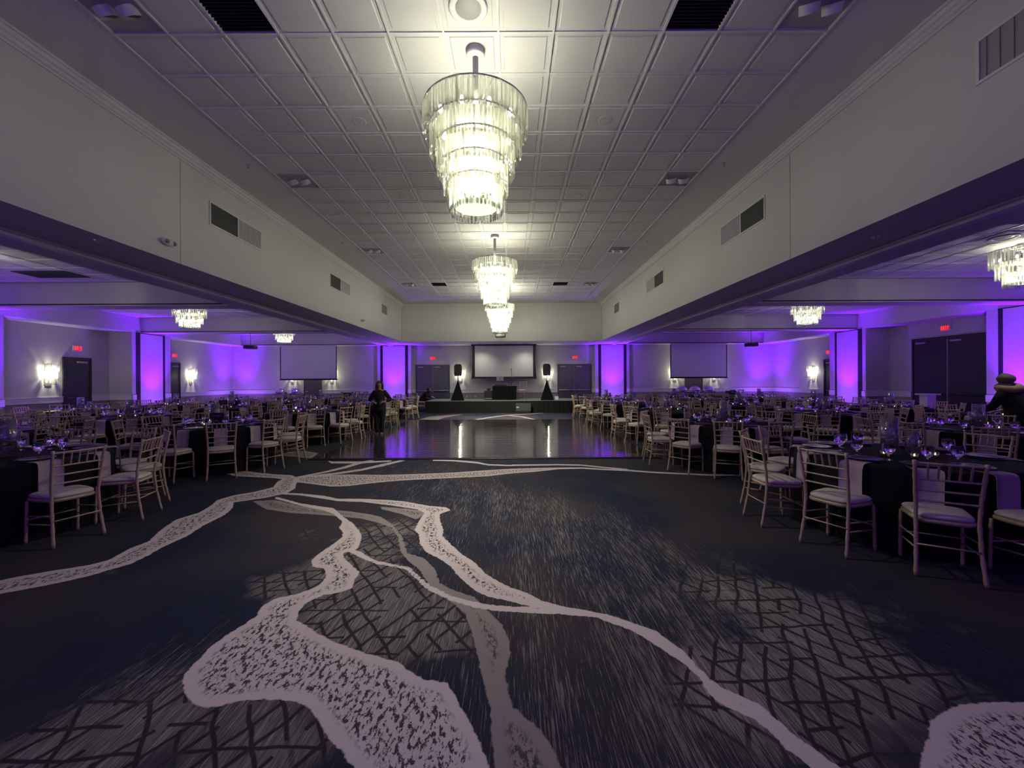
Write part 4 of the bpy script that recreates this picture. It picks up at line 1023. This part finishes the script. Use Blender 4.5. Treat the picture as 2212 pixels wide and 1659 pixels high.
def napkin_mesh(seed):
    # local: +y outward from the table centre, origin on the cloth at the table edge
    rnd = random.Random(seed); w_ = .098; path = [(-.30, .004), (-.15, .004), (-.03, .005), (.012, .002), (.026, -.012), (.032, -.05), (.036, -.15), (.040, -.27 - rnd.random() * .04)]
    mb = MB(); th = .004; vs = []
    for k, (y, z) in enumerate(path):
        for x in (-w_, -w_ * .33, w_ * .33, w_):
            dz = -.006 if (k == len(path) - 1 and x < 0) else 0; dy = .003 * math.sin(x * 60 + seed) if k > 4 else 0
            vs.append((x * (1 - .02 * k / 7) + .004 * math.sin(seed + k), y + dy, z + dz))
    m_ = len(path); o = len(vs)
    for (x, y, z), k in zip(list(vs), [i // 4 for i in range(o)]): vs.append((x, y + (th if k > 3 else 0), z + (th if k <= 3 else 0)))
    fs = []
    for k in range(m_ - 1):
        for i in range(3):
            q = (k * 4 + i, k * 4 + i + 1, k * 4 + 5 + i, k * 4 + 4 + i); fs += [q[::-1], tuple(o + t_ for t_ in q)]
        fs += [(k * 4, k * 4 + 4, o + k * 4 + 4, o + k * 4), (k * 4 + 3, o + k * 4 + 3, o + k * 4 + 7, k * 4 + 7)]
    fs += [(0, o, o + 1, 1), (1, o + 1, o + 2, 2), (2, o + 2, o + 3, 3)]
    e = (m_ - 1) * 4; fs += [(e + i + 1, o + e + i + 1, o + e + i, e + i) for i in range(3)]
    mb.add(vs, fs, 0, True); return mb.mesh('napkin', 'napkin')
naps = [napkin_mesh(k) for k in range(3)]
plate_me = MB().lathe([(0, .004), (.085, .004), (.10, .010), (.142, .016), (.145, .019), (.140, .020), (.10, .014), (.08, .009), (0, .009)], 32).mesh('plate', 'plate')
bowl_me = MB().lathe([(0, .056), (.014, .058), (.034, .074), (.048, .098), (.053, .118), (.051, .140), (.045, .168), (.044, .168), (.042, .164), (0, .163)], 14, smooth=False).mesh('bowl', 'waterglass')
stem_me = MB().lathe([(.036, .002), (.034, .005), (.010, .010), (.006, .022), (.009, .036), (.006, .05), (.012, .057)], 12).lathe([(0, .001), (.036, .001)], 16).mesh('stem', 'waterglass')
def goblet(detail):
    if detail:
        g = empty('water_goblet'); link('bowl', bowl_me, g); link('stem', stem_me, g); return g
    return link('water_goblet', gob_far)
gob_far = MB().lathe([(0, .001), (.036, .002), (.008, .012), (.008, .054), (.034, .074), (.052, .115), (.045, .168), (0, .163)], 9, smooth=False).mesh('water_goblet', 'waterglass')
def vase_set(rad, hh):
    g = empty('glass_vase')
    MB().lathe([(0, .004), (rad, .004), (rad, hh), (rad - .004, hh), (rad - .004, .012), (0, .012)], 28).build('cylinder', 'glass', g)
    b = MB(); rnd = random.Random(int(hh * 100))
    for i in range(60):
        a_ = rnd.random() * 6.283; r = rad * .72 * math.sqrt(rnd.random()); z = .03 + (hh * .86 - .04) * rnd.random()
        b.ellip((r * math.cos(a_), r * math.sin(a_), z), (rad * .26, rad * .22, rad * .17), 7, 5)
    b.build('bead_filling', 'beads', g)['kind'] = 'stuff'
    return g
VP = {'tall': vase_set(.075, .40), 'short': vase_set(.052, .27)}; VU = set()
def get_vase(k):
    if k not in VU: VU.add(k); return VP[k]
    return copy_tree(VP[k])
def make_votive():
    g = empty('votive_candle'); MB().lathe([(0, .002), (.028, .002), (.034, .062), (.031, .062), (.026, .008), (0, .008)], 16).build('cup', 'glass', g)
    MB().lathe([(0, .03), (.025, .03), (.024, .009), (0, .009)], 14).build('wax', 'wax', g)
    MB().ellip((0, 0, .043), (.007, .007, .013), 8, 6).build('flame', 'flame', g); return g
VT = make_votive(); vt_used = [False]
def get_votive():
    if not vt_used[0]: vt_used[0] = True; return VT
    return copy_tree(VT)
CLOCK = ['twelve', 'one', 'two', 'three', 'four', 'five', 'six', 'seven', 'eight', 'nine', 'ten', 'eleven']
def hour(deg): return CLOCK[int(round(((90 - deg) % 360) / 30.0)) % 12]
ORD = ['nearest', 'second', 'third', 'fourth', 'farthest']
tables = []   # side, row, ordinal, x, y, first chair angle (deg), spacing, list overrides
def addcol(sd, row, pts):
    for k, (x, y, a0, sp) in enumerate(pts): tables.append((sd, row, ORD[k], x, y, a0, sp))
addcol('left', 'aisle', [(-5.64, 4.50, -18, 32), (-5.50, 7.72, -85.5, 32.3), (-5.45, 10.85, -86, 32), (-5.30, 14.0, -60, 33), (-5.3, 17.1, -62, 34)])
addcol('left', 'middle', [(-8.75, 6.55, -70, 33), (-8.9, 9.65, -80, 33), (-8.8, 12.8, -66, 33), (-8.7, 15.9, -75, 33), (-8.7, 18.7, -70, 34)])
addcol('left', 'outer', [(-12.1, 8.6, -60, 33), (-12.0, 11.5, -75, 33), (-11.9, 14.5, -66, 33), (-11.9, 17.6, -70, 34)])
addcol('right', 'aisle', [(4.15, 4.38, 270, -32), (4.0, 7.67, 276, -31.5), (4.15, 10.85, 277, -32), (4.0, 13.9, 258, -33), (4.0, 17.0, 250, -34)])
addcol('right', 'middle', [(7.4, 6.55, 262, -33), (7.5, 9.85, 270, -33), (7.2, 12.9, 255, -33), (7.3, 15.95, 262, -33), (7.4, 18.7, 255, -34)])
addcol('right', 'outer', [(10.7, 8.75, 250, -33), (10.7, 11.6, 262, -33), (10.7, 14.5, 255, -33), (10.7, 17.5, 262, -34)])
pos = []
def visible(x, y, z=.6):
    if y < .8: return False
    px = CX + x * F / y; return -60 < px < 2270
for ti, (sd, row, od, tx, ty, a0, sp) in enumerate(tables):
    ident = '%s %s-row table, %s side' % (od, row, sd)
    tb = empty('round_table', (tx, ty, 0), random.random() * 6)
    link('tablecloth', cloths[ti % 3], tb); link('tabletop', ttop, tb)
    tag(tb, 'round banquet table in floor-length black cloth, %s of the %s row, %s side' % (od, row, sd), 'table', 'round black-clothed banquet tables')
    level = 'full' if ty < 8.5 else ('mid' if ty < 12.9 else 'far'); rnd = random.Random(ti * 13 + 5)
    for k in range(10):
        deg = a0 + sp * k; jit = 0 if (row == 'aisle' and k < 3) else rnd.uniform(-2, 2)
        a_ = R(deg + jit); hr = hour(deg)
        rr = 1.18 if (row == 'aisle' and k < 3) else 1.19 + rnd.uniform(-.01, .06)
        cx, cy = tx + rr * math.cos(a_), ty + rr * math.sin(a_)
        clash = math.hypot(cx - 9.58, cy - 7.68) < .62 or any(math.hypot(cx - a1, cy - b1) < .53 for a1, b1 in pos)
        if visible(cx, cy) and cy > 1.5 and not clash:
            pos.append((cx, cy))
            c = get_chair(level); c.location = (cx, cy, 0); c.rotation_euler.z = a_ + math.pi / 2 + R(rnd.uniform(-3, 3))
            tag(c, "gold chiavari chair at %s o'clock of the %s" % (hr, ident), 'chair', 'gold chiavari chairs around the round tables')
        ex_, ey_ = tx + (TR + .028) * math.cos(a_), ty + (TR + .028) * math.sin(a_)
        if not visible(ex_, ey_): continue
        n_ = link('napkin', naps[k % 3], None, (ex_, ey_, TH), a_ - math.pi / 2)
        tag(n_, "lilac napkin hanging at %s o'clock of the %s" % (hr, ident), 'napkin', 'lilac napkins hanging over the table edges')
        q = .70; pl_ = link('plate', plate_me, None, (tx + q * math.cos(a_), ty + q * math.sin(a_), TH + .008))
        tag(pl_, "black plate set at %s o'clock of the %s" % (hr, ident), 'plate', 'black plates on the round tables')
        b_ = a_ + R(11 + rnd.uniform(-3, 4)); q = .50
        gb = goblet(ty < 8.5); gb.location = (tx + q * math.cos(b_), ty + q * math.sin(b_), TH + .001)
        tag(gb, "clear water goblet at %s o'clock of the %s" % (hr, ident), 'glass', 'clear goblets on the round tables')
    rz = rnd.random() * 6.28
    if visible(tx, ty) :
        for kind, dx, dy in (('tall', .07, .02), ('short', -.10, .06)):
            v = get_vase(kind); v.location = (tx + dx * math.cos(rz) - dy * math.sin(rz), ty + dx * math.sin(rz) + dy * math.cos(rz), TH + .001)
            tag(v, '%s clear cylinder vase of glass beads on the %s' % (kind, ident), 'vase', '%s bead-filled vases on the round tables' % kind)
        for k in range(3):
            a_ = R((200, 255, 320)[k] + rnd.uniform(-8, 8)); v = get_votive(); v.location = (tx + .27 * math.cos(a_), ty + .27 * math.sin(a_), TH + .001)
            tag(v, '%s lit votive candle on the %s' % (('left', 'front', 'right')[k], ident), 'candle', 'lit votive candles on the round tables')
# black framed card on the second aisle table, and one farther off
def make_card():
    g = empty('table_sign'); MB().bbox(-.13, .13, -.01, .01, .0, .25, .006).build('frame', 'black', g)
    p = MB().box(-.115, .115, -.013, -.010, .02, .235).build('panel', 'ventdark', g)
    MB().lathe([(.05, 0), (.065, 0)], 20, a0=.2, a1=2.9).xf(Matrix.Translation((0, -.0145, .05)) @ Matrix.Rotation(R(90), 4, 'X')).box(-.08, .08, -.0145, -.0135, .19, .2).build('print', 'lilacprint', g)
    return g
cd = make_card(); cd.location = (-5.35, 7.45, TH + .001); tag(cd, 'black table sign with a pale arc print, second aisle-row table on the left', 'sign', 'black table signs')
cd2 = copy_tree(cd); cd2.location = (-10.35 + 1.5, 12.6, TH + .001); tag(cd2, 'black table sign on the third middle-row table on the left', 'sign', 'black table signs')
for k, (x, y, a_) in enumerate(((U(1127.5, 850, Y=21.6)[0], 21.6, 160),)):
    c = get_chair('far'); c.location = (x, y, SZ); c.rotation_euler.z = R(a_); tag(c, 'gold chiavari chair standing alone on the stage', 'chair')
cb = chair_black(); cb.location = (-5.55, 19.6, 0); cb.rotation_euler.z = R(150); tag(cb, 'dark chiavari chair silhouetted before the purple pilaster left of the stage', 'chair')  # same chair in one even black

# ------------------------------------------------------------------ buffets at the far wall
def buffet(x0, x1, y, lb):
    g = empty('buffet_table', ((x0 + x1) / 2, y, 0)); hw = (x1 - x0) / 2; mb = MB(); n = 200; d = .38; top = []; bot = []; per = 4 * (hw + d)
    for i in range(n):
        s_ = per * i / n
        if s_ < 2 * hw: p = (-hw + s_, -d)
        elif s_ < 2 * hw + 2 * d: p = (hw, -d + s_ - 2 * hw)
        elif s_ < 4 * hw + 2 * d: p = (hw - (s_ - 2 * hw - 2 * d), d)
        else: p = (-hw, d - (s_ - 4 * hw - 2 * d))
        top.append((p[0], p[1], .76)); o_ = 1 + .01 * math.sin(i * 1.3); bot.append((p[0] * (1 + (o_ - 1) * .3), p[1] * (1.02 + (o_ - 1) * 3), .01))
    mb.add(top + bot, [tuple(range(n))] + [(i, n + i, n + (i + 1) % n, (i + 1) % n) for i in range(n)]); mb.build('tablecloth', 'cloth', g)
    MB().box(-hw + .02, hw - .02, -d + .02, d - .02, .72, .756).build('tabletop', 'black', g); tag(g, lb, 'table'); return g
buffet(-11.9, -7.95, 20.95, 'long black-clothed buffet table before the left wing screen')
buffet(7.45, 11.6, 20.95, 'long black-clothed buffet table before the right wing screen')
def make_chafer():
    g = empty('chafing_dish')
    for x in (-.24, .24):
        for y in (-.14, .14): MB().tube([(x, y, 0), (x * .95, y, .16)], .01, 8).build('leg', 'silver', g)
    MB().bbox(-.30, .30, -.19, .19, .15, .21, .03).build('pan', 'silver', g)
    d = MB()
    d.ellip((0, 0, .21), (.30, .19, .26), 24, 14); d.v = [(x, y, max(z, .205)) for x, y, z in d.v]; d.build('roll_top_lid', 'silver', g)
    MB().tube([(-.08, -.19, .27), (-.07, -.23, .29), (.07, -.23, .29), (.08, -.19, .27)], .008, 8).build('handle', 'steel', g); return g
cf = make_chafer()
for k, (px, y, lb) in enumerate(((605.5, 20.9, 'left of the two roll-top chafing dishes on the left buffet'), (638.5, 20.9, 'right of the two roll-top chafing dishes on the left buffet'),
        (1473, 20.9, 'left of the three roll-top chafing dishes on the right buffet'), (1501, 20.9, 'middle of the three roll-top chafing dishes on the right buffet'), (1530, 20.9, 'right of the three roll-top chafing dishes on the right buffet'))):
    o = cf if k == 0 else copy_tree(cf); o.location = (U(px, 850, Y=y)[0], y, .761); tag(o, 'silver ' + lb, 'chafing dish', 'silver roll-top chafing dishes')
def make_jack():
    g = empty('tray_stand')
    for s_ in (-1, 1): MB().tube([(-.28 * s_, -.17, 0.01), (.28 * s_, -.17, .86)], .018, 8).tube([(-.28 * s_, .17, 0), (.28 * s_, .17, .86)], .018, 8).tube([(.28 * s_, -.17, .86), (.28 * s_, .17, .86)], .018, 8).build('cross_leg', 'black', g)
    for z in (.86,): MB().box(-.28, .28, -.15, -.11, z, z + .004).box(-.28, .28, .11, .15, z, z + .004).build('strap', 'black', g)
    return g
jk = make_jack()
for k, (px, py, y, rz, lb) in enumerate(((750, 860, 21.95, 10, 'black folding tray stand, left one by the left buffet end'), (781, 860, 21.95, -15, 'black folding tray stand, right one by the left buffet end'),
        (1592, 860, 21.95, 12, 'black folding tray stand past the right buffet end'))):
    o = jk if k == 0 else copy_tree(jk); o.location = (U(px, py, Y=y)[0], y, 0); o.scale.z = 1.14; o.rotation_euler.z = R(rz); tag(o, lb, 'tray stand', 'black folding tray stands')
def crate(x, y, z, lb):
    g = empty('black_crate', (x, y, z)); MB().bbox(-.21, .21, -.16, .16, 0, .22, .02).build('body', 'black', g)
    MB().box(-.06, .06, -.164, -.16, .13, .16).build('handle_slot', 'vent', g); tag(g, lb, 'crate', 'black crates on the buffets'); return g
crate(-8.3, 20.9, .761, 'black crate at the right end of the left buffet'); crate(11.25, 20.9, .761, 'black crate at the right end of the right buffet')
pd = empty('lectern', (U(1997, 850, Y=13.6)[0] , 13.3, 0)); MB().bbox(-.15, .15, -.13, .13, 0, 1.03, .01).build('column', 'white', pd); MB().bbox(-.24, .24, -.2, .2, 1.03, 1.07, .01).build('top', 'white', pd)
MB().bbox(-.22, .22, -.19, .19, 0, .03, .01).build('base', 'white', pd); pd.location.x = 13.55; tag(pd, 'narrow white lectern standing before the tall black double doors', 'lectern')
def outlet(x, y, z, lb):
    g = empty('wall_outlet', (x, y, z)); MB().bbox(-.035, .035, -.008, 0, -.057, .057, .003).build('plate', 'white', g); MB().box(-.012, .012, -.010, -.008, .01, .035).box(-.012, .012, -.010, -.008, -.035, -.01).build('socket', 'vent', g)
    tag(g, lb, 'outlet', 'white wall outlets')
outlet(U(1009, 855, Y=YE)[0], YE, .42 + .25, 'white wall outlet behind the stage, left of two'); outlet(U(1027, 855, Y=YE)[0], YE, .42 + .25, 'white wall outlet behind the stage, right of two')

# ------------------------------------------------------------------ people
def skin_obj(name, mt, verts, edges, parent, root=0, sub=2):
    me = bpy.data.meshes.new(name); me.from_pydata([v[0] for v in verts], edges, []); me.materials.append(M[mt])
    o = link(name, me, parent); md = o.modifiers.new('skin', 'SKIN'); md.use_smooth_shade = True
    if not me.skin_vertices: pass
    for i, v in enumerate(verts):
        r = v[1]; me.skin_vertices[0].data[i].radius = r if hasattr(r, '__len__') else (r, r)
        me.skin_vertices[0].data[i].use_root = (i == root)
    s_ = o.modifiers.new('sub', 'SUBSURF'); s_.levels = sub; s_.render_levels = sub
    return o
class Sk:
    def __init__(s): s.v = []; s.e = []
    def p(s, co, r, prev=None):
        s.v.append((tuple(co), r)); i = len(s.v) - 1
        if prev is not None: s.e.append((prev, i))
        return i
    def chain(s, pts, prev=None):
        for co, r in pts: prev = s.p(co, r, prev)
        return prev
def hand(sk, wrist_i, wr, d, side_v, nrm, curl=.5, sc=1.0):
    """palm and five fingers; d = direction of the hand, side_v = towards the thumb, nrm = palm normal"""
    d, sv, nv = Vector(d).normalized(), Vector(side_v).normalized(), Vector(nrm).normalized(); w_ = Vector(wr)
    palm = sk.p(w_ + d * .045 * sc, (.030 * sc, .016 * sc), wrist_i); k2 = sk.p(w_ + d * .085 * sc, (.034 * sc, .013 * sc), palm)
    for off, L in ((.030, .068), (.010, .076), (-.011, .070), (-.031, .055)):
        b = w_ + d * .095 * sc + sv * off * sc; i = sk.p(b, .0085 * sc, k2)
        p1 = b + (d * math.cos(curl * .5) + nv * math.sin(curl * .5)) * L * .5 * sc; i = sk.p(p1, .008 * sc, i)
        p2 = p1 + (d * math.cos(curl * 1.4) + nv * math.sin(curl * 1.4)) * L * .5 * sc; sk.p(p2, .0065 * sc, i)
    t0 = w_ + d * .035 * sc + sv * .035 * sc; i = sk.p(t0, .011 * sc, palm); t1 = t0 + (d * .6 + sv * .7 + nv * .2).normalized() * .032 * sc; i = sk.p(t1, .0095 * sc, i)
    sk.p(t1 + (d * .9 + sv * .2 + nv * .3).normalized() * .028 * sc, .0075 * sc, i)
def head_bits(root, c, yaw, hairmat, long_hair=True, glasses=False):
    """face parts around the head centre c, facing -y turned by yaw"""
    T = Matrix.Translation(c) @ Matrix.Rotation(yaw, 4, 'Z')
    for s_ in (-1, 1): MB().ellip((s_ * .031, -.083, .008), (.013, .007, .008), 8, 6).xf(T).build('eye', 'hair', root)
    MB().ellip((0, -.094, -.045), (.024, .006, .007), 10, 6).xf(T).build('mouth', 'fur', root)
    for s_ in (-1, 1): MB().ellip((s_ * .078, .0, -.005), (.010, .018, .028), 8, 6).xf(T).build('ear', 'skin', root)
    h_ = MB().ellip((0, .034, .045), (.090, .092, .082), 20, 14)
    if long_hair:
        h_.tube([(0, .05, .06), (0, .075, -.03), (0, .07, -.14), (0, .06, -.21)], [.075, .085, .085, .05], 16)
        for s_ in (-1, 1): h_.tube([(s_ * .03, -.02, .112), (s_ * .078, -.01, .04), (s_ * .092, .01, -.06), (s_ * .092, .0, -.16), (s_ * .085, -.02, -.22)], [.03, .026, .03, .028, .012], 10)
    h_.xf(T).build('hair', hairmat, root)
def loft(mb, rings, n=24):
    vs = []
    for cx, cy, z, rx, ry in rings:
        for i in range(n):
            a_ = 2 * math.pi * i / n; vs.append((cx + rx * math.cos(a_), cy + ry * math.sin(a_), z))
    k = len(rings)
    return mb.add(vs, [(q * n + i, q * n + (i + 1) % n, (q + 1) * n + (i + 1) % n, (q + 1) * n + i) for q in range(k - 1) for i in range(n)] + [tuple(range(n - 1, -1, -1)), tuple(range((k - 1) * n, k * n))], 0, True)
def limb(mb, pts, n=14):
    # smooth tapered sleeve or trouser leg through (x, y, z, r)
    out = []; rr = []; P = [pts[0]] + pts + [pts[-1]]
    for k in range(1, len(P) - 2):
        for t_ in (0, .25, .5, .75):
            q = [0.5 * (2 * P[k][c] + (P[k + 1][c] - P[k - 1][c]) * t_ + (2 * P[k - 1][c] - 5 * P[k][c] + 4 * P[k + 1][c] - P[k + 2][c]) * t_ ** 2 + (3 * P[k][c] - P[k - 1][c] - 3 * P[k + 1][c] + P[k + 2][c]) * t_ ** 3) for c in range(4)]
            out.append(q[:3]); rr.append(q[3])
    out.append(pts[-1][:3]); rr.append(pts[-1][3]); return mb.tube(out, rr, n)
# woman standing at the dance floor, hands on her hips, looking to her left
wx, wy, _ = U(820, 938.5)
wm = empty('person', (wx, wy, .0)); b_ = Sk()
p0 = b_.p((0, 0, .84), (.08, .07)); p1 = b_.chain([((0, .0, .98), (.08, .07)), ((0, .0, 1.10), (.08, .07)), ((0, .01, 1.22), (.085, .06)), ((0, .015, 1.285), (.055, .045))], p0)
nk = b_.chain([((0, .01, 1.33), .045), ((0, .0, 1.365), .045), ((.004, -.006, 1.41), (.062, .066)), ((.006, -.006, 1.455), (.074, .082)), ((.006, .0, 1.50), (.066, .074)), ((.006, .0, 1.535), (.035, .04))], p1)
nose = b_.p((.028, -.093, 1.452), .011, len(b_.v) - 3)
for s_ in (-1, 1):
    sh_ = b_.chain([((s_ * .15, .01, 1.255), .052), ((s_ * .22, .04, 1.13), .042), ((s_ * .285, .06, 1.035), .036), ((s_ * .215, -.03, .99), .028), ((s_ * .165, -.095, .965), .020)], p1 - 0)
    hand(b_, sh_, (s_ * .165, -.095, .965), (-s_ * .75, -.35, -.25), (0, -.2, 1), (-s_ * .2, .8, -.3), .9)
    lg = b_.chain([((s_ * .085, 0, .74), .088), ((s_ * .085, .0, .58), .07), ((s_ * .08, -.01, .44), .052), ((s_ * .075, .01, .30), .048), ((s_ * .065, .01, .09), .032), ((s_ * .065, -.02, .035), .03), ((s_ * .07, -.12, .022), .022)], p0)
body = skin_obj('body', 'skin', b_.v, b_.e, wm)
cl_ = loft(MB(), [(0, 0, .80, .185, .135), (0, 0, .88, .185, .14), (0, 0, .98, .155, .125), (0, -.005, 1.06, .150, .125), (0, -.01, 1.14, .165, .135), (0, .0, 1.21, .172, .115), (0, .01, 1.27, .150, .085), (0, .012, 1.305, .085, .062), (0, .01, 1.315, .055, .05)])
for s_ in (-1, 1):
    cl_.ellip((s_ * .15, .01, 1.245), (.065, .068, .062), 14, 10)
    limb(cl_, [(s_ * .14, .01, 1.245, .062), (s_ * .20, .03, 1.17, .064), (s_ * .26, .05, 1.08, .058), (s_ * .295, .055, 1.03, .055), (s_ * .255, .01, 1.005, .050), (s_ * .21, -.04, .99, .040)])
cl_.build('blouse', 'fabric', wm)
cl_ = loft(MB(), [(0, 0, .66, .16, .12), (0, 0, .74, .188, .135), (0, 0, .82, .188, .138), (0, 0, .90, .165, .125)])
for s_ in (-1, 1): limb(cl_, [(s_ * .095, 0, .76, .098), (s_ * .092, 0, .60, .092), (s_ * .085, -.005, .44, .074), (s_ * .075, .005, .28, .064), (s_ * .066, .01, .07, .055)])
cl_.build('trousers', 'fabric', wm)
for s_ in (-1, 1): MB().ellip((s_ * .068, -.05, .035), (.045, .125, .035), 12, 8).build('shoe', 'shoe', wm)
head_bits(wm, Vector((.006, -.002, 1.455)), R(28), 'hair')
tag(wm, 'person in black with long dark hair, hands on hips, at the dance floor edge', 'person')
# person bending over a table at the right edge, seen from behind, fur-trimmed hood
px_, py_ = 9.58, 7.68
pm = empty('person', (px_, py_, 0)); b_ = Sk(); T_ = lambda x, y, z: (x, y, z)
p0 = b_.p((0, 0, .92), (.08, .08)); p1 = b_.chain([((-.01, .03, 1.08), (.08, .08)), ((-.03, .07, 1.22), (.08, .07)), ((-.05, .12, 1.34), (.06, .06))], p0)
b_.chain([((-.07, .16, 1.42), .05), ((-.08, .19, 1.48), (.068, .075)), ((-.085, .21, 1.53), (.08, .09)), ((-.09, .22, 1.59), (.06, .07))], p1)
for s_ in (-1, 1):
    e_ = b_.chain([((-.04 + s_ * .17, .10, 1.32), .055), ((-.04 + s_ * .24, .12, 1.12), .045), ((-.06 + s_ * .22, .28, .98), .036), ((-.08 + s_ * .16, .40, .93), .024)], p1)
    hand(b_, e_, (-.08 + s_ * .16, .40, .93), (-.1 * s_, .9, -.35), (-s_, 0, .1), (0, -.2, -1), .6)
    b_.chain([((s_ * .09, 0, .75), .095), ((s_ * .09, 0, .48), .06), ((s_ * .085, -.03, .28), .052), ((s_ * .08, -.02, .09), .035), ((s_ * .08, .07, .03), .028)], p0)
skin_obj('body', 'skin', b_.v, b_.e, pm)
cl_ = loft(MB(), [(0, 0, .66, .23, .19), (0, 0, .80, .24, .20), (0, .01, .95, .225, .185), (-.02, .05, 1.10, .225, .175), (-.035, .09, 1.24, .225, .155), (-.045, .115, 1.33, .19, .125), (-.055, .13, 1.385, .11, .09), (-.06, .14, 1.40, .06, .06)])
for s_ in (-1, 1):
    cl_.ellip((-.04 + s_ * .18, .10, 1.29), (.085, .085, .08), 14, 10)
    limb(cl_, [(-.04 + s_ * .18, .10, 1.29, .080), (-.04 + s_ * .25, .11, 1.18, .076), (-.05 + s_ * .27, .16, 1.06, .068), (-.06 + s_ * .24, .28, .985, .060), (-.075 + s_ * .18, .37, .945, .048)])
cl_.build('coat', 'fabric', pm)
cl_ = loft(MB(), [(0, 0, .64, .17, .13), (0, 0, .78, .18, .15), (0, 0, .90, .17, .14)])
for s_ in (-1, 1): limb(cl_, [(s_ * .095, 0, .74, .10), (s_ * .09, 0, .46, .08), (s_ * .085, -.025, .28, .068), (s_ * .08, -.02, .07, .056)])
cl_.build('trousers', 'fabric', pm)
for s_ in (-1, 1): MB().ellip((s_ * .08, .04, .035), (.045, .13, .035), 12, 8).build('shoe', 'shoe', pm)
MB().tube([(-.07 + .135 * math.cos(a_), .13 + .105 * math.sin(a_), 1.385 + .02 * math.cos(a_) + .03 * math.sin(a_)) for a_ in [2 * math.pi * i / 20 for i in range(21)]], .072, 12, cap=False).build('fur_collar', 'fur', pm)
head_bits(pm, Vector((-.085, .21, 1.54)), R(165), 'hair2', False)
hr_ = MB().ellip((-.075, .17, 1.555), (.135, .12, .098), 22, 14)
hr_.build('hood_and_hair', 'hair2', pm)

tag(pm, 'person in a black coat with tan fur hood bending at the right edge of view', 'person')
# seated person beside the stage, leaning over it
sx_, sy_ = -4.56, 21.55
ch_ = get_chair('far'); ch_.location = (sx_ - .12, sy_, 0); ch_.rotation_euler.z = R(-80); tag(ch_, 'gold chiavari chair under the seated person beside the stage', 'chair')
sm = empty('person', (sx_, sy_, 0)); b_ = Sk(); p0 = b_.p((-.10, 0, .60), (.08, .08)); p1 = b_.chain([((-.03, 0, .74), (.08, .08)), ((.06, 0, .88), (.08, .08)), ((.14, 0, .99), (.05, .06))], p0)
b_.chain([((.20, 0, 1.04), .045), ((.24, 0, 1.08), (.07, .06)), ((.27, 0, 1.13), (.078, .072)), ((.28, 0, 1.17), (.06, .055))], p1)
for s_ in (-1, 1):
    e_ = b_.chain([((.12, s_ * .16, .96), .05), ((.18, s_ * .20, .80), .042), ((.33, s_ * .15, .74), .034), ((.42, s_ * .10, .72), .022)], p1)
    hand(b_, e_, (.42, s_ * .10, .72), (.9, -s_ * .2, -.25), (0, -s_, .1), (0, 0, -1), .6)
    b_.chain([((-.02, s_ * .09, .57), .09), ((.10, s_ * .10, .56), .08), ((.22, s_ * .10, .52), .06), ((.20, s_ * .10, .30), .05), ((.17, s_ * .10, .09), .034), ((.24, s_ * .10, .03), .028)], p0)
skin_obj('body', 'skin', b_.v, b_.e, sm)
cl_ = loft(MB(), [(-.10, 0, .50, .15, .18), (-.09, 0, .62, .15, .18), (-.03, 0, .74, .14, .17), (.05, 0, .86, .14, .18), (.11, 0, .95, .13, .18), (.155, 0, 1.01, .09, .12), (.17, 0, 1.03, .05, .06)])
for s_ in (-1, 1):
    cl_.ellip((.11, s_ * .16, .95), (.075, .07, .07), 12, 8)
    limb(cl_, [(.11, s_ * .16, .95, .068), (.16, s_ * .20, .86, .062), (.20, s_ * .205, .79, .058), (.31, s_ * .16, .745, .050), (.37, s_ * .125, .73, .042)])
cl_.build('jacket', 'fabric', sm)
cl_ = MB()
for s_ in (-1, 1): limb(cl_, [(-.10, s_ * .09, .56, .10), (.06, s_ * .10, .56, .095), (.20, s_ * .10, .52, .075), (.215, s_ * .10, .44, .068), (.20, s_ * .10, .28, .062), (.17, s_ * .10, .09, .055)])
cl_.build('trousers', 'fabric', sm)
for s_ in (-1, 1): MB().ellip((.22, s_ * .10, .035), (.12, .045, .035), 12, 8).build('shoe', 'shoe', sm)
head_bits(sm, Vector((.265, 0, 1.12)), R(90), 'hair')
tag(sm, 'person in black seated beside the stage, leaning over its left end', 'person')
